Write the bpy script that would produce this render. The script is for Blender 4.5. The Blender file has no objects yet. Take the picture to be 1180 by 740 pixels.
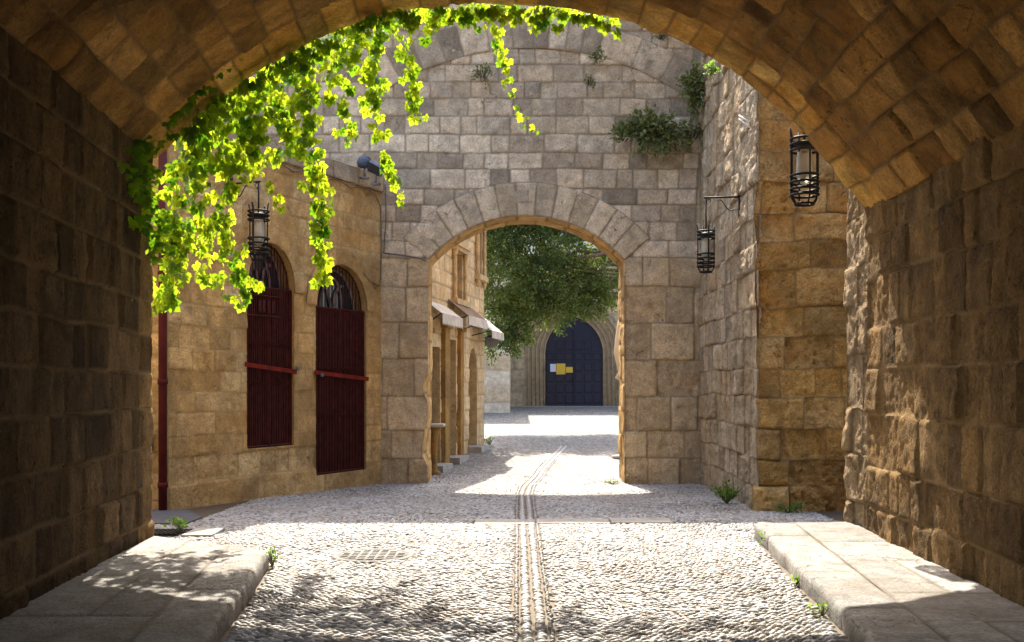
import bpy, math, random
import numpy as np
from mathutils import Vector, Matrix

R_ = math.radians
scene = bpy.context.scene
C = scene.collection
F_PX, CX, HOR, CAMZ = 1180.0, 590.0, 443.0, 1.6      # photo: focal length in pixels, centre column, horizon row


# ------------------------------------------------------------------ basics
def gz(Y):
    """height of the street along its length"""
    return np.interp(Y, [-60, 10, 18, 19.5, 24, 30, 38, 60, 600],
                     [0, 0, -.154, -.15, .08, .42, .80, .95, .95])


def wp(px, py, Y):
    """photo position at a known distance -> place"""
    return ((px - CX) / F_PX * Y, Y, CAMZ + (HOR - py) / F_PX * Y)


def gp(px, py, z=0.0):
    Y = (CAMZ - z) * F_PX / (py - HOR)
    return ((px - CX) / F_PX * Y, Y)


def h3(ix, iy, iz):
    n = (ix.astype(np.int64) * 374761393 + iy.astype(np.int64) * 668265263 + iz.astype(np.int64) * 1274126177) & 0xffffffff
    n = ((n ^ (n >> 13)) * 1274126177) & 0xffffffff
    n = n ^ (n >> 16)
    return (n & 0xffff) / 65535.0


def vnoise(x, y, z):
    x, y, z = np.broadcast_arrays(np.asarray(x, float), np.asarray(y, float), np.asarray(z, float))
    ix, iy, iz = np.floor(x), np.floor(y), np.floor(z)
    fx, fy, fz = x - ix, y - iy, z - iz
    fx, fy, fz = [f * f * (3 - 2 * f) for f in (fx, fy, fz)]
    r = 0
    for a in (0, 1):
        for b in (0, 1):
            for c in (0, 1):
                w = (fx if a else 1 - fx) * (fy if b else 1 - fy) * (fz if c else 1 - fz)
                r = r + w * h3(ix + a, iy + b, iz + c)
    return r * 2 - 1


def fbm(x, y, z, o=3):
    r, amp = 0, 1.0
    for k in range(o):
        r = r + amp * vnoise(x * 2 ** k + 17 * k, y * 2 ** k - 9 * k, z * 2 ** k + 5 * k)
        amp *= .5
    return r


def props(o, label=None, cat=None, group=None, kind=None):
    if label: o['label'] = label
    if cat: o['category'] = cat
    if group: o['group'] = group
    if kind: o['kind'] = kind
    return o


def link(o, parent=None):
    C.objects.link(o)
    if parent: o.parent = parent
    return o


def thing(name, label, cat, loc=(0, 0, 0), rz=0, group=None):
    o = bpy.data.objects.new(name, None)
    o.empty_display_size = .1
    o.location = loc
    o.rotation_euler = (0, 0, rz)
    link(o)
    return props(o, label, cat, group)


def mesh_np(name, V, Fq, mat, parent=None, col=None, smooth=True, Ft=None):
    """object from arrays: V (n,3), Fq (m,4) quads, Ft triangles"""
    me = bpy.data.meshes.new(name)
    V = np.asarray(V, np.float32)
    nq = 0 if Fq is None else len(Fq)
    nt = 0 if Ft is None else len(Ft)
    me.vertices.add(len(V))
    me.vertices.foreach_set('co', V.ravel())
    li = np.concatenate([np.asarray(Fq, np.int32).ravel() if nq else np.zeros(0, np.int32),
                         np.asarray(Ft, np.int32).ravel() if nt else np.zeros(0, np.int32)])
    me.loops.add(len(li))
    me.loops.foreach_set('vertex_index', li)
    me.polygons.add(nq + nt)
    st = np.concatenate([np.arange(nq) * 4, nq * 4 + np.arange(nt) * 3]).astype(np.int32)
    me.polygons.foreach_set('loop_start', st)
    me.polygons.foreach_set('use_smooth', np.full(nq + nt, bool(smooth)))
    me.update(calc_edges=True)
    if col is not None:
        a = me.color_attributes.new('Col', 'FLOAT_COLOR', 'POINT')
        a.data.foreach_set('color', np.asarray(col, np.float32).ravel())
    me.materials.append(mat)
    me.validate()
    o = bpy.data.objects.new(name, me)
    return link(o, parent)


class MB:
    """collects simple shapes, builds ONE mesh object"""

    def __init__(self):
        self.v, self.f, self.sm = [], [], []

    def add(self, vs, fs, smooth=False):
        n = len(self.v)
        self.v += [tuple(p) for p in vs]
        self.f += [tuple(i + n for i in f) for f in fs]
        self.sm += [smooth] * len(fs)
        return self

    def box(self, x0, x1, y0, y1, z0, z1, M=None, b=0.0):
        if b <= 0:
            vs = [(x, y, z) for z in (z0, z1) for y in (y0, y1) for x in (x0, x1)]
            fs = [(0, 2, 3, 1), (4, 5, 7, 6), (0, 1, 5, 4), (2, 6, 7, 3), (0, 4, 6, 2), (1, 3, 7, 5)]
        else:
            vs, idx = [], {}
            X, Yy, Z = (x0, x1), (y0, y1), (z0, z1)
            sg = (1, -1)
            for i in (0, 1):
                for j in (0, 1):
                    for k in (0, 1):
                        for ax in range(3):
                            p = [X[i], Yy[j], Z[k]]
                            s = [i, j, k]
                            for q in range(3):
                                if q != ax: p[q] += sg[s[q]] * b
                            idx[(i, j, k, ax)] = len(vs)
                            vs.append(tuple(p))
            fs = []
            for ax in range(3):
                o1, o2 = [q for q in range(3) if q != ax]
                for s in (0, 1):
                    loop = []
                    for (a, c) in ((0, 0), (1, 0), (1, 1), (0, 1)):
                        t = [0, 0, 0]; t[ax] = s; t[o1] = a; t[o2] = c
                        loop.append(idx[(*t, ax)])
                    fs.append(tuple(loop))
            for ax in range(3):
                o1, o2 = [q for q in range(3) if q != ax]
                for a in (0, 1):
                    for c in (0, 1):
                        t0 = [0, 0, 0]; t0[o1] = a; t0[o2] = c; t0[ax] = 0
                        t1 = list(t0); t1[ax] = 1
                        fs.append((idx[(*t0, o1)], idx[(*t0, o2)], idx[(*t1, o2)], idx[(*t1, o1)]))
            for i in (0, 1):
                for j in (0, 1):
                    for k in (0, 1):
                        fs.append(tuple(idx[(i, j, k, ax)] for ax in range(3)))
        if M is not None: vs = [tuple(M @ Vector(p)) for p in vs]
        return self.add(vs, fs)

    def tube(self, pts, r, n=6, closed=False):
        pts = [Vector(p) for p in pts]
        m = len(pts)
        rs = r if isinstance(r, (list, tuple)) else [r] * m
        vs, fs = [], []
        up = Vector((0.13, 0.21, 1)).normalized()
        for i, p in enumerate(pts):
            a = pts[(i - 1) % m] if (closed or i > 0) else p
            c = pts[(i + 1) % m] if (closed or i < m - 1) else p
            t = (c - a)
            t = t.normalized() if t.length > 1e-9 else Vector((0, 0, 1))
            u = t.cross(up)
            if u.length < .05: u = t.cross(Vector((1, 0, 0)))
            u.normalize()
            w = u.cross(t)
            for k in range(n):
                A = 2 * math.pi * k / n
                vs.append(p + (u * math.cos(A) + w * math.sin(A)) * rs[i])
        for i in range(m if closed else m - 1):
            j = (i + 1) % m
            for k in range(n):
                l = (k + 1) % n
                fs.append((i * n + k, i * n + l, j * n + l, j * n + k))
        if not closed:
            fs.append(tuple(range(n))[::-1])
            fs.append(tuple((m - 1) * n + k for k in range(n)))
        return self.add(vs, fs, n > 4)

    def ring(self, c, r, t, n=24, axis='z'):
        pts = []
        for k in range(n):
            A = 2 * math.pi * k / n
            if axis == 'z': pts.append((c[0] + r * math.cos(A), c[1] + r * math.sin(A), c[2]))
            else: pts.append((c[0] + r * math.cos(A), c[1], c[2] + r * math.sin(A)))
        return self.tube(pts, t, 6, True)

    def lathe(self, prof, c=(0, 0, 0), n=20, cap=True):
        vs, fs = [], []
        m = len(prof)
        for (r, z) in prof:
            for k in range(n):
                A = 2 * math.pi * k / n
                vs.append((c[0] + r * math.cos(A), c[1] + r * math.sin(A), c[2] + z))
        for i in range(m - 1):
            for k in range(n):
                l = (k + 1) % n
                fs.append((i * n + k, i * n + l, (i + 1) * n + l, (i + 1) * n + k))
        if cap:
            fs.append(tuple(range(n))[::-1])
            fs.append(tuple((m - 1) * n + k for k in range(n)))
        return self.add(vs, fs, True)

    def prism(self, poly, fn0, fn1):
        """polygon (list of 2D) swept between two maps"""
        n = len(poly)
        vs = [fn0(*p) for p in poly] + [fn1(*p) for p in poly]
        fs = [tuple(range(n)), tuple(range(2 * n - 1, n - 1, -1))]
        fs += [(i, i + n, (i + 1) % n + n, (i + 1) % n) for i in range(n)]
        return self.add(vs, fs)

    def build(self, name, mat, parent=None):
        me = bpy.data.meshes.new(name)
        me.from_pydata(self.v, [], self.f)
        me.polygons.foreach_set('use_smooth', self.sm)
        import bmesh
        bm = bmesh.new(); bm.from_mesh(me)
        bmesh.ops.recalc_face_normals(bm, faces=bm.faces)
        bm.to_mesh(me); bm.free()
        me.materials.append(mat)
        return link(bpy.data.objects.new(name, me), parent)


# ------------------------------------------------------------------ materials
class NT:
    def __init__(self, name):
        self.m = bpy.data.materials.new(name)
        self.m.use_nodes = True
        self.n = self.m.node_tree.nodes
        self.l = self.m.node_tree.links
        self.b = self.n['Principled BSDF']
        self.out = self.n['Material Output']
        self.tc = None

    def new(self, t, **kw):
        nd = self.n.new(t)
        for k, v in kw.items(): setattr(nd, k, v)
        return nd

    def put(self, sock, v):
        if isinstance(v, bpy.types.NodeSocket): self.l.new(v, sock)
        elif v is not None:
            if sock.type == 'RGBA' and len(v) == 3: v = (*v, 1)
            sock.default_value = v

    def coord(self):
        if self.tc is None:
            g = self.new('ShaderNodeNewGeometry')
            self.tc = g.outputs['Position']
        return self.tc

    def noise(self, sc, det=4, rough=.55, vec=None, dist=0):
        nd = self.new('ShaderNodeTexNoise')
        self.put(nd.inputs['Vector'], vec if vec is not None else self.coord())
        nd.inputs['Scale'].default_value = sc
        nd.inputs['Detail'].default_value = det
        nd.inputs['Roughness'].default_value = rough
        nd.inputs['Distortion'].default_value = dist
        return nd.outputs['Fac']

    def voro(self, sc, vec=None, feature='F1', rnd=1):
        nd = self.new('ShaderNodeTexVoronoi', feature=feature)
        self.put(nd.inputs['Vector'], vec if vec is not None else self.coord())
        nd.inputs['Scale'].default_value = sc
        nd.inputs['Randomness'].default_value = rnd
        return nd

    def ramp(self, fac, stops):
        nd = self.new('ShaderNodeValToRGB')
        self.put(nd.inputs[0], fac)
        e = nd.color_ramp.elements
        while len(e) < len(stops): e.new(.5)
        for el, (p, c) in zip(e, stops):
            el.position = p
            if isinstance(c, (int, float)): c = (c, c, c)
            el.color = (*c, 1)
        return nd.outputs[0]

    def mix(self, fac, a, b, mode='MIX'):
        nd = self.new('ShaderNodeMix', data_type='RGBA', blend_type=mode)
        self.put(nd.inputs[0], fac)
        self.put(nd.inputs[6], a)
        self.put(nd.inputs[7], b)
        return nd.outputs[2]

    def math(self, op, a, b=0.0, c=None):
        nd = self.new('ShaderNodeMath', operation=op)
        self.put(nd.inputs[0], a); self.put(nd.inputs[1], b)
        if c is not None: self.put(nd.inputs[2], c)
        return nd.outputs[0]

    def warped(self, amt):
        nz = self.new('ShaderNodeTexNoise')
        self.put(nz.inputs['Vector'], self.coord())
        nz.inputs['Scale'].default_value = 4.0
        nz.inputs['Detail'].default_value = 4
        mx = self.new('ShaderNodeVectorMath', operation='MULTIPLY_ADD')
        self.l.new(nz.outputs['Color'], mx.inputs[0])
        mx.inputs[1].default_value = (amt, amt, amt)
        self.l.new(self.coord(), mx.inputs[2])
        return mx.outputs[0]

    def scale(self, v):
        nd = self.new('ShaderNodeMapping')
        self.put(nd.inputs['Vector'], self.coord())
        nd.inputs['Scale'].default_value = v
        return nd.outputs[0]

    def bump(self, h, strength, dist, prev=None):
        nd = self.new('ShaderNodeBump')
        nd.inputs['Strength'].default_value = strength
        nd.inputs['Distance'].default_value = dist
        self.put(nd.inputs['Height'], h)
        if prev is not None: self.l.new(prev, nd.inputs['Normal'])
        return nd.outputs['Normal']

    def done(self, color, rough=.9, normal=None, spec=.3, metal=0):
        self.put(self.b.inputs['Base Color'], color)
        self.put(self.b.inputs['Roughness'], rough)
        self.b.inputs['Specular IOR Level'].default_value = spec
        self.b.inputs['Metallic'].default_value = metal
        if normal is not None: self.l.new(normal, self.b.inputs['Normal'])
        return self.m


def stone_mat(name, cols, mortar, stain=(.10, .07, .045), stain_amt=.5, stain_scale=.8, pits=1.0,
              orange=None, orange_amt=0.0, vary=.35, streak=0.0, lichen=0.0):
    t = NT(name)
    at = t.new('ShaderNodeAttribute', attribute_name='Col')
    sp = t.new('ShaderNodeSeparateColor')
    t.l.new(at.outputs['Color'], sp.inputs[0])
    r, g, b = sp.outputs
    n = len(cols)
    base = t.ramp(r, [(i / (n - 1), c) for i, c in enumerate(cols)])
    val = t.math('MULTIPLY_ADD', g, vary * 2, 1 - vary)
    base = t.mix(1.0, base, t.new_rgb(val), 'MULTIPLY')
    # mottling
    mot = t.ramp(t.noise(5.5, 6, .62), [(.25, .55), (.5, 1.0), (.75, 1.38)])
    base = t.mix(.85, base, mot, 'MULTIPLY')
    fine = t.ramp(t.noise(38, 4, .65), [(.3, .58), (.5, 1.0), (.72, 1.38)])
    base = t.mix(.8, base, fine, 'MULTIPLY')
    if orange is not None:
        f = t.math('MULTIPLY', t.ramp(t.noise(1.1, 5, .6, dist=.5), [(.48, 0.0), (.66, 1.0)]), orange_amt)
        base = t.mix(f, base, orange)
    sf = t.ramp(t.noise(stain_scale, 7, .66, dist=.8), [(.46, 0.0), (.64, 1.0)])
    base = t.mix(t.math('MULTIPLY', sf, stain_amt), base, stain)
    if streak > 0:
        s = t.ramp(t.noise(2.2, 5, .6, vec=t.scale((1.6, 1.6, .22))), [(.5, 0.0), (.7, 1.0)])
        base = t.mix(t.math('MULTIPLY', s, streak), base, (stain[0] * .8, stain[1] * .8, stain[2] * .8))
    if lichen > 0:
        s = t.ramp(t.noise(7, 6, .7), [(.60, 0.0), (.70, 1.0)])
        base = t.mix(t.math('MULTIPLY', s, lichen), base, (.40, .37, .32))
    vug = t.math('MULTIPLY', t.ramp(t.noise(46, 5, .7, dist=.6), [(.60, 0.0), (.68, 1.0)]), t.ramp(t.noise(6, 4, .6), [(.40, 0.15), (.62, 1.0)]))
    base = t.mix(t.math('MULTIPLY', vug, .6), base, (stain[0] * .7, stain[1] * .65, stain[2] * .6))
    crk = t.voro(3.1, feature='DISTANCE_TO_EDGE', vec=t.warped(.35))
    ck = t.math('MULTIPLY', t.ramp(crk.outputs['Distance'], [(.0, 1.0), (.012, 0.0)]), t.ramp(t.noise(1.7, 4, .6), [(.54, 0.0), (.60, 1.0)]))
    base = t.mix(t.math('MULTIPLY', ck, .7), base, (stain[0] * .6, stain[1] * .6, stain[2] * .6))
    base = t.mix(t.math('MULTIPLY', b, .8), base, mortar)
    vz = t.voro(26)
    pit = t.ramp(vz.outputs['Distance'], [(.0, 0.0), (.32, 1.0)])
    pm = t.ramp(t.noise(9, 3), [(.42, 1.0), (.62, 0.0)])
    pitm = t.mix(pm, (1, 1, 1), pit)
    nrm = t.bump(t.noise(55, 6, .7), .75, .016 * pits)
    nrm = t.bump(t.noise(14, 6, .7), .7, .03 * pits, nrm)
    nrm = t.bump(pitm, .7 * min(1, pits), .016 * pits, nrm)
    nrm = t.bump(t.math('SUBTRACT', 1.0, t.math('MAXIMUM', vug, ck)), .8, .018, nrm)
    return t.done(base, .93, nrm, .15)


def _new_rgb(self, v):
    nd = self.new('ShaderNodeCombineColor')
    for i in range(3): self.put(nd.inputs[i], v)
    return nd.outputs[0]


NT.new_rgb = _new_rgb


def plain_mat(name, col, rough=.6, metal=0, spec=.4, nsc=20, nv=.25, bump=.0):
    t = NT(name)
    f = t.ramp(t.noise(nsc, 5, .6), [(.3, 1 - nv), (.7, 1 + nv)])
    c = t.mix(1.0, col, f, 'MULTIPLY')
    nm = t.bump(t.noise(nsc * 2.5, 4), .4, bump) if bump else None
    return t.done(c, rough, nm, spec, metal)


def leaf_mat(name, c0, c1, tr0, tr1, amt=.5, rough=.45):
    t = NT(name)
    at = t.new('ShaderNodeAttribute', attribute_name='Col')
    sp = t.new('ShaderNodeSeparateColor')
    t.l.new(at.outputs['Color'], sp.inputs[0])
    base = t.mix(sp.outputs[0], c0, c1)
    trc = t.mix(sp.outputs[0], tr0, tr1)
    t.put(t.b.inputs['Base Color'], base)
    t.b.inputs['Roughness'].default_value = rough
    t.b.inputs['Specular IOR Level'].default_value = .35
    tr = t.new('ShaderNodeBsdfTranslucent')
    t.l.new(trc, tr.inputs['Color'])
    mx = t.new('ShaderNodeMixShader')
    mx.inputs[0].default_value = amt
    t.l.new(t.b.outputs[0], mx.inputs[1])
    t.l.new(tr.outputs[0], mx.inputs[2])
    t.l.new(mx.outputs[0], t.out.inputs['Surface'])
    return t.m


M = {}
OC = [(.27, .175, .085), (.36, .245, .125), (.40, .30, .175), (.30, .215, .125), (.44, .33, .20)]
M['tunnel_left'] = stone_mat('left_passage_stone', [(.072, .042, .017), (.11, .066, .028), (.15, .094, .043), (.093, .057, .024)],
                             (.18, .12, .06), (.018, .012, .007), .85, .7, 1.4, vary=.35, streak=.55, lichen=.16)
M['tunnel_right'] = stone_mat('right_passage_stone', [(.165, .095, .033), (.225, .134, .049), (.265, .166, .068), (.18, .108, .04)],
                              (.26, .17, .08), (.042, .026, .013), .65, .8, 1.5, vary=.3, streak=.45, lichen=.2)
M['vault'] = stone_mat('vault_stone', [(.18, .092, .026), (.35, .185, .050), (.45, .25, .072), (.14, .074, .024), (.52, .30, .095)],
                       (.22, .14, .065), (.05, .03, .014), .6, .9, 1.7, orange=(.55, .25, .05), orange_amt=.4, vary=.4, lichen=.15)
M['gate'] = stone_mat('gate_wall_stone', [(.31, .25, .185), (.54, .43, .305), (.58, .465, .33), (.47, .365, .25), (.62, .51, .375), (.40, .32, .235), (.56, .43, .29)],
                      (.24, .185, .125), (.24, .185, .13), .36, 1.3, 1.0, vary=.30, lichen=.25)
M['gate_low'] = stone_mat('gate_pier_stone', [(.53, .40, .245), (.59, .455, .29), (.56, .41, .24), (.62, .49, .33)],
                          (.24, .175, .105), (.20, .14, .08), .35, 1.2, 1.1, orange=(.45, .25, .09), orange_amt=.3, vary=.18)
M['ring'] = stone_mat('arch_ring_stone', [(.54, .425, .285), (.59, .47, .32), (.50, .385, .25), (.61, .49, .345)],
                      (.20, .15, .10), (.18, .14, .10), .35, 1.2, 1.0, vary=.2, lichen=.15)
M['soffit'] = stone_mat('bounce_tinted_soffit_stone', [(.52, .33, .13), (.58, .38, .16), (.50, .30, .11)],  # orange put into the colour for light bounced up from the ground
                        (.20, .13, .06), (.22, .13, .06), .3, 1.2, 1.0, vary=.15)
M['quoin'] = stone_mat('sunlit_quoin_stone', [(.27, .19, .105), (.33, .24, .14), (.30, .21, .115)], (.14, .095, .05), (.16, .105, .055), .4, 1.0, 1.9, orange=(.36, .20, .07), orange_amt=.4, vary=.2)  # paler than the rest of this wall, sunlight painted into the colour
M['rim'] = stone_mat('bounce_tinted_rim_stone', [(.64, .36, .085), (.68, .43, .125), (.58, .30, .062), (.70, .47, .165)],
                     (.22, .13, .055), (.12, .07, .03), .5, 1.4, 1.8, orange=(.58, .24, .04), orange_amt=.6, vary=.45)  # golden stone, brightened further to paint in light bounced off the lane
M['facade'] = stone_mat('ochre_facade_stone', [(.58, .36, .135), (.65, .43, .185), (.62, .395, .155), (.68, .50, .26)],
                        (.40, .265, .12), (.22, .13, .055), .55, .9, 1.0, orange=(.52, .27, .08), orange_amt=.5, vary=.2, streak=.25, lichen=.15)
M['butt'] = stone_mat('buttress_stone', [(.53, .32, .105), (.61, .395, .15), (.63, .44, .20), (.48, .28, .09)],
                      (.26, .165, .075), (.13, .08, .035), .5, 1.0, 2.2, orange=(.52, .22, .04), orange_amt=.55, vary=.3)
M['side'] = stone_mat('weathered_side_stone', [(.46, .36, .24), (.54, .43, .30), (.49, .37, .23), (.57, .47, .34)],
                      (.20, .145, .085), (.24, .17, .10), .35, 1.0, 1.9, orange=(.50, .30, .12), orange_amt=.35, vary=.2)
M['far'] = stone_mat('shop_facade_stone', [(.56, .40, .215), (.62, .46, .265), (.59, .425, .23)], (.36, .26, .15),
                     (.30, .20, .11), .35, .9, .6, orange=(.50, .28, .10), orange_amt=.3, vary=.12)
M['church'] = stone_mat('church_stone', [(.46, .355, .235), (.52, .405, .28), (.48, .37, .245)], (.33, .27, .2),
                        (.22, .17, .12), .35, .8, .5, vary=.12)
M['pale'] = stone_mat('pale_banded_stone', [(.66, .60, .50), (.70, .64, .54), (.56, .46, .33)], (.55, .48, .38),
                      (.45, .36, .25), .3, .8, .4, vary=.06)
M['pave'] = stone_mat('pavement_stone', [(.25, .24, .225), (.31, .30, .285), (.28, .265, .245)], (.16, .135, .105),
                      (.20, .17, .14), .6, 1.1, .9, vary=.18, lichen=.2)
M['mass'] = plain_mat('wall_core_stone', (.30, .23, .15), .95, spec=.1, nsc=3, bump=.02)
M['iron'] = plain_mat('black_iron', (.010, .010, .011), .65, 0, .3, bump=.001)
M['maroon'] = plain_mat('maroon_painted_iron', (.058, .010, .0075), .8, 0, .18, nsc=8, nv=.45)
M['maroon_dark'] = plain_mat('dark_maroon_panel', (.020, .0055, .005), .6, 0, .3, nsc=5)
M['redbar'] = plain_mat('red_painted_bar', (.17, .016, .007), .85, 0, .15, nsc=6, nv=.4)
M['pipe'] = plain_mat('dark_red_pipe_paint', (.070, .008, .006), .75, 0, .2, nsc=5, nv=.35)
M['frame_grey'] = plain_mat('pale_window_frame_paint', (.20, .15, .13), .7)
M['dark'] = plain_mat('dark_interior', (.02, .017, .015), .8)
M['navy'] = plain_mat('navy_door_paint', (.005, .009, .034), .45, 0, .4, nsc=4)
M['white_paper'] = plain_mat('white_paper', (.62, .64, .78), .8, nv=.05)
M['yellow_paper'] = plain_mat('yellow_paper', (.66, .44, .06), .8, nv=.05)
M['ink'] = plain_mat('printed_ink', (.10, .09, .07), .8, nv=.05)
M['awn_white'] = plain_mat('white_awning_canvas', (.46, .40, .33), .9, nv=.25, nsc=5)
M['awn_brown'] = plain_mat('brown_awning_canvas', (.16, .10, .06), .9, nv=.2, nsc=4)
M['canvas'] = plain_mat('cream_parasol_canvas', (.70, .58, .40), .9, nv=.12, nsc=4)
M['grey_metal'] = plain_mat('grey_metal', (.16, .165, .18), .45, .6, .5)
M['flood'] = plain_mat('blue_grey_lamp_housing', (.06, .075, .11), .45, .2, .5)
M['cable'] = plain_mat('grey_cable', (.13, .11, .09), .7)
M['slab'] = plain_mat('smooth_worn_slab', (.30, .28, .25), .7, nsc=5, bump=.004)
M['tar'] = plain_mat('dark_worn_paving', (.10, .10, .105), .8, nsc=9, bump=.004)
M['lid'] = plain_mat('worn_cover_stone', (.16, .15, .14), .8, nsc=14, nv=.4, bump=.006)
M['bark'] = plain_mat('grey_brown_bark', (.14, .10, .07), .9, nsc=14, bump=.02)
M['stem'] = plain_mat('vine_stem', (.10, .055, .03), .8)
M['white_wall'] = plain_mat('whitewashed_wall', (.66, .64, .60), .9, nsc=2, nv=.08)
M['vine'] = leaf_mat('vine_leaf', (.022, .066, .008), (.095, .175, .014), (.12, .34, .008), (.74, .84, .03), .5, .4)
M['tree'] = leaf_mat('tree_leaf', (.030, .064, .024), (.13, .17, .042), (.09, .16, .03), (.42, .50, .08), .36, .6)
M['caper'] = leaf_mat('wall_plant_leaf', (.070, .105, .038), (.21, .22, .075), (.12, .20, .04), (.34, .38, .08), .35, .6)
M['weed'] = leaf_mat('weed_leaf', (.05, .13, .02), (.12, .24, .04), (.18, .36, .03), (.32, .50, .06), .45, .5)
t = NT('lamp_glass')
t.done((.62, .58, .50), .3, None, .5)
t.b.inputs['Transmission Weight'].default_value = .45
M['glass'] = t.m
t = NT('window_glass')
t.done((.03, .035, .04), .08, None, .5)
M['pane'] = t.m

# pebbles and the bed they are set in
t = NT('river_pebble')
at = t.new('ShaderNodeAttribute', attribute_name='Col')
sp = t.new('ShaderNodeSeparateColor'); t.l.new(at.outputs['Color'], sp.inputs[0])
c = t.ramp(sp.outputs[0], [(0, (.075, .07, .065)), (.15, (.18, .17, .16)), (.5, (.33, .32, .31)), (1, (.50, .49, .48))])
c = t.mix(.6, c, t.ramp(t.noise(60, 3), [(.3, .75), (.7, 1.15)]), 'MULTIPLY')
dirt = t.ramp(t.noise(1.3, 7, .7), [(.42, 0.0), (.68, 1.0)])
c = t.mix(t.math('MULTIPLY', dirt, .6), c, (.30, .25, .19))
M['pebble'] = t.done(c, .5, t.bump(t.noise(90, 3), .25, .004), .5)

t = NT('pebble_bed')
vz = t.voro(24, vec=t.scale((.62, 1.05, 1)))
dist = vz.outputs['Distance']
pc = t.ramp(vz.outputs['Color'], [(0.1, (.11, .107, .10)), (.5, (.23, .225, .22)), (.9, (.37, .365, .36))])
big = t.ramp(t.noise(.9, 6, .65), [(.35, .78), (.65, 1.08)])
gap = t.ramp(dist, [(.50, 0.0), (.72, 1.0)])
geo = t.new('ShaderNodeSeparateXYZ'); t.l.new(t.coord(), geo.inputs[0])
farm = t.ramp(t.math('GREATER_THAN', geo.outputs['Y'], 19.6), [(0, 0.0), (1, 1.0)])
earth = t.mix(t.noise(12, 5), (.07, .052, .034), (.13, .098, .066))
pebc = t.mix(gap, t.mix(1.0, pc, big, 'MULTIPLY'), (.10, .085, .065))
colr = t.mix(farm, earth, pebc)
hgt = t.ramp(dist, [(0, 1.0), (.75, 0.0)])
M['bed'] = t.done(colr, .75, t.bump(t.math('MULTIPLY', hgt, farm), 1.0, .02, t.bump(t.noise(40, 4), .4, .006)), .3)


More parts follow.
